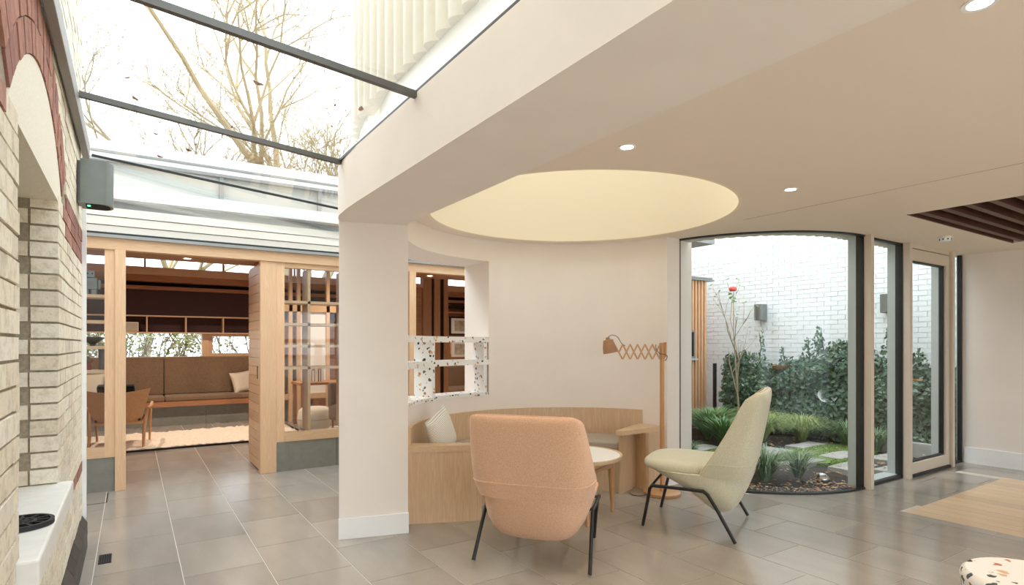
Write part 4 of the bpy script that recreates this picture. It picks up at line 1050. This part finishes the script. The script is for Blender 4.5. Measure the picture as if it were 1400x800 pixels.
struct(B(-60, 60, -60, 60, -.5, -.3).build('ground_beyond', 'paver'), 'ground outside')
struct(B(-12, 16, 12.3, 40, -.3, -.05).build('ground_behind_studio', 'soil'), 'ground behind the studio')
# strips of gravel under the curved pane edge
struct(MB().arc(CG, RG - .14, RG - .01, 190, 269, -.08, -.03, 30).build('ground_edge', 'soil'), 'soil edge under the curved window')
# moss between stones
def patch(name, pts, z, mat, label):
    return MB().prism([pts], -.05, z)
mo = MB()
for (cx, cy, rx, ry) in ((7.25, 4.15, .75, .28), (7.9, 4.0, .5, .4), (6.9, 3.45, .3, .12), (7.3, 3.55, .5, .14), (6.1, 4.9, .5, .35), (7.0, 3.75, .3, .16), (5.9, 4.5, .3, .3)):
    k = 26; mo.prism([[(cx + rx * math.cos(2 * PI * i / k) * rr.uniform(.8, 1.1), cy + ry * math.sin(2 * PI * i / k) * rr.uniform(.8, 1.1)) for i in range(k)]], -.06, rr.uniform(.006, .014))
for k in range(5000):
    cx, cy, rx, ry = rr.choice(((7.25, 4.15, .72, .26), (7.9, 4.0, .48, .38), (7.3, 3.55, .5, .14), (6.9, 3.45, .3, .12), (6.1, 4.9, .5, .35)))
    a = rr.uniform(0, 2 * PI); q = math.sqrt(rr.random()); x, y = cx + rx * q * math.cos(a), cy + ry * q * math.sin(a); b = rr.uniform(0, PI); h_ = rr.uniform(.015, .035)
    mo.add([(x - .004 * math.cos(b), y - .004 * math.sin(b), .005), (x + .004 * math.cos(b), y + .004 * math.sin(b), .005), (x + rr.uniform(-.01, .01), y + rr.uniform(-.01, .01), h_)], [(0, 1, 2)])
tag(mo.build('moss', 'moss', recalc=False), 'bright green moss growing between the paving stones', 'moss', kind='stuff')
pv = [(6.70, 7.2, 4.23, 4.62, 'grey paving stone left of the middle of the stepping path'), (7.45, 8.05, 4.30, 4.55, 'farthest grey paving stone in front of the grass clumps'), (7.14, 7.74, 3.63, 3.92, 'grey paving stone at the right of the curved pane'), (6.55, 7.14, 3.20, 3.50, 'near grey paving stone beside the first beige fin'), (6.30, 6.92, 3.69, 3.93, 'grey paving stone behind the lily turf tufts'), (7.52, 8.08, 3.25, 3.50, 'grey paving stone framed by the narrow pane'), (6.83, 7.3, 2.99, 3.15, 'narrow grey paving stone just outside the narrow pane'), (6.0, 6.62, 4.94, 5.23, 'grey paving stone half hidden behind the green chair')]
for (a, b, c, d, lb) in pv:
    pts = []
    for (x, y) in ((a, c), ((a + b) / 2, c), (b, c), (b, (c + d) / 2), (b, d), ((a + b) / 2, d), (a, d), (a, (c + d) / 2)): pts.append((x + rr.uniform(-.03, .03), y + rr.uniform(-.02, .02)))
    tag(MB().prism([pts], -.05, .022).build('paving_stone', 'paver', bevel=.006), lb, 'stone', 'stepping stones in the garden')
# pebbles and litter along the window
pb = MB()
for k in range(1500):
    t = rr.uniform(196, 300); q = RG - .02 - abs(rr.gauss(0, .16))
    x, y = pol(q, t, CG)
    if t > 268: x = CG[0] + rr.uniform(0, 2.3); y = 2.99 + abs(rr.gauss(0, .1))
    s_ = rr.uniform(.006, .014); z = hgt(x, y) + .008; a = rr.uniform(0, PI)
    c_, d_ = math.cos(a) * s_, math.sin(a) * s_
    pb.add([(x + c_, y + d_, z), (x - d_, y + c_, z), (x - c_, y - d_, z), (x + d_, y - c_, z), (x, y, z + s_ * .8)], [(0, 1, 4), (1, 2, 4), (2, 3, 4), (3, 0, 4)])
tag(pb.build('gravel', 'pebble', recalc=False), 'grey gravel margin along the foot of the garden window', 'gravel', kind='stuff')
lt = MB()
def leafquad(mb, p, s_, ax, n_):
    p = Vector(p); ax = Vector(ax).normalized(); n_ = Vector(n_).normalized(); b = ax.cross(n_).normalized(); n2 = b.cross(ax)
    mb.add([p - ax * s_ * .5, p + b * s_ * .32 + n2 * s_ * .06, p + ax * s_ * .55, p - b * s_ * .32 + n2 * s_ * .06], [(0, 1, 2), (0, 2, 3)])
for k in range(520):
    if k < 210:
        t = rr.uniform(196, 268); x, y = pol(RG - .03 - abs(rr.gauss(0, .22)), t, CG)
    else: x, y = rr.uniform(5.8, 8.3), rr.uniform(2.98, 5.0)
    a = rr.uniform(0, 2 * PI); leafquad(lt, (x, y, max(hgt(x, y), -.005) + rr.uniform(.016, .04)), rr.uniform(.025, .055), (math.cos(a), math.sin(a), rr.uniform(-.2, .2)), (rr.uniform(-.4, .4), rr.uniform(-.4, .4), 1))
tag(lt.build('leaf_litter', 'litter', recalc=False), 'scattered dry brown leaves on the garden soil', 'leaves', kind='stuff')
# planter kerb
struct(B(8.28, 8.36, 2.95, 4.0, -.1, .155).build('trim_planter', 'paver', bevel=.01), 'low grey stone planter edge')
# white brick wall
ww = struct(B(9.41, 9.65, 2.7, 9.5, -.2, 5.6).build('wall_garden', 'whitemortar'), 'tall white painted brick garden wall')
n_ind = 0; rest_w = MB()
for c in range(0, 74):
    for k in range(0, 31):
        y0 = 2.7 + .225 * k + (.1125 if c % 2 else 0); z0 = c * .075
        bx_ = (9.4 + rr.uniform(-.003, .002), 9.45, y0, y0 + .215, z0, z0 + .066)
        if n_ind < 290 and 1.25 < z0 < 2.45 and y0 < 6.6 and y0 > 3.0 and k < 20: unit_piece('brick', 'whitebrick', ww, *bx_); n_ind += 1
        else: rest_w.box(*bx_)
rest_w.build('brickwork', 'whitebrick', ww, kind='stuff')
struct(B(8.42, 9.65, 2.7, 2.86, -.2, 3.0).build('wall_garden_return', 'whitemortar'), 'white wall return beside the door')
wall_light('wall_light', 'zinc grey wall light on the white garden wall above the sapling', 9.398, 6.14, 1.83, .28, -1, .17)
wall_light('wall_light', 'zinc grey wall light on the white wall framed by the narrow pane', 9.398, 4.07, 1.87, .27, -1, .17)
MB().tube([(9.385, 6.14, 1.83), (9.385, 6.14, .9)], .012, 8).build('tmp', 'alu')
tag(bpy.data.objects['tmp'], 'thin pale conduit running down below the garden wall light', 'pipe'); bpy.data.objects['tmp'].name = 'conduit_pipe'
cf = MB().ball((9.37, 3.42, 1.92), .03)
tag(cf.build('wall_boss', 'terracotta', smooth=60), 'small round copper boss on the white wall behind the door', 'fitting')
# larch clad studio wall in the garden
lw = struct(thing('wall_larch', 'larch batten clad end of the studio in the garden', None, (7, 6.95, 0)))
B(4.55, 8.84, 6.93, 7.1, .1, 2.6).build('backing', 'oakdark_z', lw)
k = 0; x = 4.92
while x < 8.80:
    B(x, x + .05, 6.885, 6.93, .06, 2.56).build('batten', 'larch', lw); x += .085; k += 1
B(4.9, 8.95, 6.83, 6.95, 2.56, 2.585).build('capping', 'zinc', lw); B(4.9, 8.93, 6.85, 6.95, 2.595, 2.62).build('capping', 'zinc', lw)
B(7.9, 8.45, 6.86, 6.9, 1.15, 1.66).build('window_frame', 'zinc', lw); B(7.94, 8.41, 6.85, 6.862, 1.19, 1.62).build('window_pane', 'void', lw); B(7.86, 8.49, 6.82, 6.9, 1.12, 1.15).build('window_sill', 'alu', lw)
struct(B(4.9, 7.78, 5.93, 7.4, 3.0, 3.10).build('ceiling_canopy', 'zinc'), 'grey roof overhang of the studio')
MB().tube([(9.0, 6.86, -.05), (9.0, 6.86, 1.05)], .035, 10).build('downpipe_tmp', 'black'); o = bpy.data.objects['downpipe_tmp']; o.name = 'downpipe'
tag(o, 'short black pipe beside the larch cladding', 'pipe')
for k, (x, y) in enumerate(((8.48, 6.72), (8.7, 6.66))):
    m = MB().lathe([(.06, -.02), (.085, .10), (.09, .12), (.08, .12), (.05, .02)], 16, Matrix.Translation((x, y, 0)))
    tag(m.build('blue_pot', 'blue', smooth=40), ('small blue pot under the larch cladding, left one', 'small blue pot under the larch cladding, right one')[k], 'pot', 'blue pots under the cladding')

# ---- ivy hedge
iv = thing('ivy_hedge', 'dense dark green ivy hedge in front of the white wall', 'hedge', (8.8, 4.6, 0))
def ivytop(y): return 1.12 + .10 * math.sin(3.1 * y) + .07 * math.sin(7.3 * y + 1) + (.12 if 3.5 < y < 4.6 else 0)
core = MB(); ys = [2.95 + 3.3 * k / 40 for k in range(41)]; vs = []; fs = []
for y in ys:
    tz = ivytop(y) - .10; bx0 = 8.56 + .05 * math.sin(5 * y)
    vs += [(bx0, y, -.05), (bx0 - .02, y, tz * .6), (bx0 + .12, y, tz), (9.2, y, tz - .05), (9.3, y, -.05)]
for k in range(40):
    for j in range(4): a = k * 5 + j; fs.append((a, a + 1, a + 6, a + 5))
fs += [(0, 1, 2, 3, 4), (200, 204, 203, 202, 201)]
core.add(vs, fs).build('stem_core', 'ivycore', iv, smooth=60)
fo = MB()
for k in range(9000):
    y = rr.uniform(2.93, 6.32); tz = ivytop(y)
    if rr.random() < .78:
        z = rr.uniform(.02, tz); x = 8.50 + .05 * math.sin(5 * y) + .05 * math.sin(9 * z + 3 * y) + rr.uniform(-.06, .06) + max(0, z - tz + .25) * .5; nr = (-1, rr.uniform(-.7, .5), rr.uniform(.1, .9))
    elif rr.random() < .75: z = tz + rr.gauss(0, .04) - .02; x = rr.uniform(8.58, 9.25); nr = (rr.uniform(-.8, .3), rr.uniform(-.6, .6), 1)
    else: y = 6.32 + rr.uniform(-.05, .05); z = rr.uniform(.02, 1.1); x = rr.uniform(8.5, 9.25); nr = (-.4, 1, .3)
    a = rr.uniform(0, 2 * PI); leafquad(fo, (x, y, z), rr.uniform(.05, .095), (rr.uniform(-.3, .3), math.cos(a), math.sin(a) - .6), nr)
fo.build('foliage', 'ivy', iv, kind='stuff', recalc=False)
def shoot(y, zt, wd, nl):
    s_ = MB(); z0 = ivytop(y) - .15
    path = [(8.75, y, z0)]; yy = y
    for q in range(1, 7): yy += rr.uniform(-.03, .03); path.append((8.75 + rr.uniform(-.03, .03), yy, z0 + (zt - z0) * q / 6))
    s_.tube(path, [.01] * 6 + [.004], 5)
    for q in range(nl):
        t = rr.random() ** 1.3; z = z0 + (zt - z0) * t; sp = wd * (1 - t) + .02; a = rr.uniform(0, 2 * PI)
        leafquad(s_, (8.72 + rr.uniform(-sp, sp) * .7, y + rr.uniform(-sp, sp), z), rr.uniform(.05, .09) * (1 - .35 * t), (rr.uniform(-.3, .3), math.cos(a), math.sin(a)), (-1, rr.uniform(-.7, .4), rr.uniform(0, .8)))
    s_.build('shoot', 'ivy', iv, recalc=False)
for (y, zt, wd, nl) in ((3.15, 1.62, .14, 120), (3.42, 1.35, .12, 60), (3.78, 1.68, .16, 170), (4.26, 1.62, .13, 120), (4.44, 1.45, .1, 70), (4.78, 1.66, .16, 190), (4.95, 1.5, .1, 60), (5.35, 1.35, .1, 40), (5.72, 1.62, .06, 45), (6.05, 1.3, .12, 60), (6.2, 1.2, .1, 50)): shoot(y, zt, wd, nl)

# ---- grass clumps
def tuft(name, label, cat, x, y, nb, hh, spread, mat, wd=.007, droop=.9, group=None, z=0):
    m = MB()
    for k in range(nb):
        a = rr.uniform(0, 2 * PI); rr0 = rr.uniform(0, .04); L_ = hh * rr.uniform(.6, 1.1); sp = spread * rr.uniform(.3, 1.1)
        dx, dy = math.cos(a), math.sin(a); px, py = -dy, dx; vs = []
        for q in range(5):
            t = q / 4; r_ = rr0 + sp * t ** 1.3; zz = L_ * (t * 1.25 - droop * .62 * t * t) ; wq = wd * (1 - t * .92)
            vs += [(x + dx * r_ + px * wq, y + dy * r_ + py * wq, z + zz), (x + dx * r_ - px * wq, y + dy * r_ - py * wq, z + zz)]
        m.add(vs, [(2 * q, 2 * q + 1, 2 * q + 3, 2 * q + 2) for q in range(4)])
    return tag(m.build(name, mat, smooth=80, recalc=False), label, cat, group)
GG = 'sedge clumps in front of the ivy'
tuft('sedge_clump', 'tallest pale sedge clump beside the green chair back', 'grass', 7.62, 4.98, 700, .95, .58, 'grass', .0048, 1.5, group=GG)
tuft('sedge_clump', 'bright green sedge clump in the middle before the ivy', 'grass', 8.12, 4.68, 600, .85, .52, 'grass', .0048, 1.5, group=GG)
tuft('sedge_clump', 'pale sedge clump behind the tallest one', 'grass', 8.1, 5.45, 520, .90, .52, 'grass', .0048, 1.5, group=GG)
tuft('lily_turf', 'dark lily turf clump under the ivy left of the door side', 'grass', 8.25, 4.12, 380, .70, .42, 'grassdark', .006, 1.35, group='lily turf under the ivy')
tuft('lily_turf', 'dark lily turf clump at the foot of the ivy on the right', 'grass', 8.2, 3.72, 300, .6, .40, 'grassdark', .006, 1.35, group='lily turf under the ivy')
tuft('lily_turf', 'arching lily turf tuft nearest the green chair seat', 'grass', 5.42, 3.52, 220, .72, .46, 'grassdark', .0075, 1.4, group='lily turf by the window')
tuft('lily_turf', 'lily turf tuft in the middle of the window foot', 'grass', 5.85, 3.42, 170, .62, .40, 'grassdark', .007, 1.4, group='lily turf by the window')
tuft('lily_turf', 'lily turf tuft behind the green chair back', 'grass', 5.72, 3.9, 200, .62, .40, 'grassdark', .007, 1.4, group='lily turf by the window')
tuft('lily_turf', 'lily turf tuft beside the grey stone wall end', 'grass', 5.3, 4.5, 130, .42, .28, 'grassdark', .007, 1.4, group='lily turf by the window')
tuft('lily_turf', 'short lily turf tuft behind the stone wall end', 'grass', 5.75, 4.75, 130, .42, .28, 'grassdark', .007, 1.4, group='lily turf by the window')
tuft('low_shrub', 'low green shrub between the larch wall and the paving', 'shrub', 7.12, 5.55, 520, .66, .44, 'fern', .012, 1.0)
tuft('low_shrub', 'low green shrub left of the stepping stones', 'shrub', 6.82, 5.05, 420, .6, .42, 'fern', .012, 1.0)
tuft('low_shrub', 'low green shrub in front of the blue pots', 'shrub', 7.62, 5.78, 520, .62, .44, 'fern', .012, 1.0)
tuft('low_shrub', 'low green shrub just behind the chair back', 'shrub', 7.3, 5.0, 420, .5, .4, 'fern', .010, 1.0)
def fern(x, y, nf, L_, label):
    m = MB()
    for k in range(nf):
        a = 2 * PI * k / nf + rr.uniform(-.3, .3); dx, dy = math.cos(a), math.sin(a)
        for q in range(1, 13):
            t = q / 12; r_ = L_ * t; z = L_ * (1.1 * t - .85 * t * t) ; wq = .11 * L_ / .4 * (1 - t) + .012
            for s_ in (-1, 1):
                px, py = -dy * s_, dx * s_
                m.add([(x + dx * r_, y + dy * r_, z), (x + dx * (r_ + .02) + px * wq, y + dy * (r_ + .02) + py * wq, z - .015), (x + dx * (r_ + .028), y + dy * (r_ + .028), z)], [(0, 1, 2)])
    tag(m.build('fern', 'fern', recalc=False), label, 'fern', 'ferns beside the larch wall')
fern(7.75, 6.15, 16, .62, 'fern right of the blue pots by the larch wall'); fern(8.15, 6.2, 15, .55, 'fern at the left end of the ivy hedge'); fern(7.2, 6.25, 15, .55, 'fern in front of the larch battens')
# ---- rose sapling
rs = thing('rose_sapling', 'thin bare rose sapling with a pink red flower', 'sapling', (8.35, 5.85, 0))
def branch(mb, p, d, L_, r_, depth, ends, rnd):
    pts = [Vector(p)]; d = Vector(d).normalized(); n = 4
    for q in range(n):
        d = (d + Vector((rnd.uniform(-.16, .16), rnd.uniform(-.16, .16), rnd.uniform(-.02, .12)))).normalized(); pts.append(pts[-1] + d * L_ / n)
    mb.tube(pts, [r_ * (1 - .5 * q / n) for q in range(n + 1)], 4 if depth < 3 else 5, cap=False)
    if depth <= 0: ends.append(pts[-1]); return
    for q in range(rnd.choice((2, 3))):
        k = rnd.choice((2, 3, 4)); a = rnd.uniform(0, 2 * PI)
        nd = (d + Vector((math.cos(a), math.sin(a), rnd.uniform(-.1, .4))) * rnd.uniform(.45, .8)).normalized()
        branch(mb, pts[k], nd, L_ * rnd.uniform(.55, .75), r_ * .6, depth - 1, ends, rnd)
m = MB(); ends = []; r3 = random.Random(21)
branch(m, (8.35, 5.85, 0), (0, .04, 1), 1.15, .02, 3, ends, r3)
m.tube([(8.35, 5.87, 0), (8.33, 5.92, .8), (8.36, 6.0, 1.6), (8.38, 6.02, 2.28)], [.018, .014, .009, .005], 5)
m.build('stems', 'twig', rs, smooth=60)
m = MB()
for e in ends[:26]:
    for q in range(2): leafquad(m, e + Vector((rr.uniform(-.03, .03), rr.uniform(-.05, .05), rr.uniform(-.04, .04))), .06, (rr.uniform(-1, 1), rr.uniform(-1, 1), .2), (-.6, -.3, 1))
for q in range(8): leafquad(m, (8.37, 6.02 + rr.uniform(-.08, .08), 2.2 + rr.uniform(-.1, .12)), .08, (rr.uniform(-1, 1), rr.uniform(-1, 1), .3), (-.8, -.3, .6))
m.build('leaves', 'fern', rs, recalc=False)
m = MB(); m.ball((8.38, 6.03, 2.33), (.05, .05, .04), 12, 8)
for q in range(9):
    a = 2 * PI * q / 9; m.ball((8.38 + .035 * math.cos(a), 6.03 + .035 * math.sin(a), 2.325), (.03, .03, .038), 8, 6)
m.build('flower', 'rose', rs, smooth=60)
# ---- small garden things
m = MB(); m.lathe([(.03, 0), (.10, .02), (.13, .05), (.12, .05), (.09, .03), (.02, .01)], 28, Matrix.Translation((8.52, 4.53, .64)) @ Matrix.Rotation(R(58), 4, Vector((.47, -.88, 0))))
tag(m.build('metal_dish', 'alu', smooth=50), 'shiny metal dish tucked into the ivy', 'dish')
m = MB(); m.lathe([(.05, 0), (.13, .05), (.16, .09), (.15, .09), (.04, .02)], 20, Matrix.Translation((8.62, 5.3, .98)))
tag(m.build('clay_saucer', 'terracotta', smooth=50), 'shallow tan clay saucer on top of the ivy', 'saucer')
gl = thing('garden_light', 'small domed steel ground light by the window foot', 'light', (5.99, 3.24, -.03))
MB().lathe([(.075, 0), (.075, .03), (.07, .035)], 24).build('base', 'bar', gl, True, smooth=40)
MB().lathe([(.066, .035), (.06, .065), (.04, .088), (.012, .097)], 24).build('dome', 'steel', gl, True, smooth=60)

# ================================================================== TREES and leaves on the roof
def tree(label, x, y, hh, seed, depth=7, lean=0):
    t = thing('bare_tree', label, 'tree', (x, y, -.05)); r4 = random.Random(seed); m = MB(); ends = []
    def grow(p, d, L_, r_, dep):
        pts = [Vector(p)]; d = Vector(d).normalized(); n = 3
        for q in range(n):
            d = (d + Vector((r4.uniform(-.2, .2), r4.uniform(-.2, .2), r4.uniform(-.03, .12)))).normalized(); pts.append(pts[-1] + d * L_ / n)
        tgt = trunk if dep == depth else m
        tgt.tube(pts, [r_ * (1 - .4 * q / n) for q in range(n + 1)], 3 if dep < depth - 2 else 6, cap=False)
        if dep <= 0: ends.append(pts[-1]); return
        for q in range(3 if dep > 1 else 4):
            k = 3 if q == 0 else r4.choice((1, 2, 3)); a = r4.uniform(0, 2 * PI)
            nd = (d + Vector((math.cos(a), math.sin(a), r4.uniform(-.25, .3))) * r4.uniform(.5, .95)).normalized()
            grow(pts[k], nd, L_ * r4.uniform(.6, .78), r_ * .62, dep - 1)
    trunk = MB(); grow((x, y, -.05), (lean, 0, 1), hh * .33, hh * .011, depth)
    trunk.build('trunk', 'bark', t, smooth=60); m.build('branches', 'bark', t, recalc=False, kind='stuff')
    lf = MB()
    for e in ends:
        if r4.random() < .25: leafquad(lf, e, .07, (r4.uniform(-1, 1), r4.uniform(-1, 1), -.4), (r4.uniform(-1, 1), r4.uniform(-1, 1), .6))
    lf.build('last_leaves', 'hedgeleaf', t, recalc=False, kind='stuff')
tree('large bare tree rising behind the studio roof', 4.4, 19.0, 16.5, 4)
tree('bare tree behind the studio at the left of the large one', .4, 20.5, 11.5, 9)
tree('bare tree behind the studio near the fluted wall', 7.5, 18.0, 13, 13)
def bush(label, x, y, seed, nl=900, rx=1.1, hz=2.6):
    t = thing('leafy_bush', label, 'bush', (x, y, -.05), group='bushes behind the studio'); r5 = random.Random(seed); m = MB(); lf = MB(); ends = []
    for k in range(9):
        a = r5.uniform(0, 2 * PI); branch(m, (x + r5.uniform(-.4, .4), y + r5.uniform(-.3, .3), -.05), (math.cos(a) * .5, math.sin(a) * .5, 1), r5.uniform(.8, 1.2), .03, 3, ends, r5)
    m.build('stems', 'twig', t, recalc=False)
    for k in range(nl):
        e = r5.choice(ends); leafquad(lf, e + Vector((r5.gauss(0, .12), r5.gauss(0, .12), r5.gauss(0, .15))), r5.uniform(.05, .1), (r5.uniform(-1, 1), r5.uniform(-1, 1), r5.uniform(-.5, .5)), (r5.uniform(-1, 1), -1, r5.uniform(-.2, 1)))
    lf.build('leaves', 'hedgeleaf', t, recalc=False, kind='stuff')
bush('leafy bush behind the left part of the studio strip window', -.9, 13.6, 31); bush('leafy bush behind the middle of the studio strip window', .35, 13.5, 32, 1300); bush('leafy bush behind the timber framed studio window', 1.9, 13.8, 33, 300)
r6 = random.Random(8)
for k in range(20):
    x, y = r6.uniform(-.1, 1.1), r6.uniform(1.2, 5.0); m = MB(); a = r6.uniform(0, 2 * PI); s_ = r6.uniform(.014, .034)
    ax = Vector((math.cos(a), math.sin(a), 0)); px = Vector((-ax.y, ax.x, 0)); p = Vector((x, y, roof_z(x) + .016)); vs = []; n = 6
    for q in range(n + 1):
        t = q / n * 2 - 1; wq = s_ * .42 * (1 - t * t) ** .8
        vs += [p + ax * s_ * t + px * wq + Vector((0, 0, .006 * t * t)), p + ax * s_ * t - px * wq + Vector((0, 0, .004 + .006 * t * t))]
    m.add(vs, [(2 * q, 2 * q + 1, 2 * q + 3, 2 * q + 2) for q in range(n)])
    tag(m.build('fallen_leaf', 'litter', recalc=False), 'dry fallen leaf lying on the glass roof', 'leaf', 'dry leaves on the glass roof')
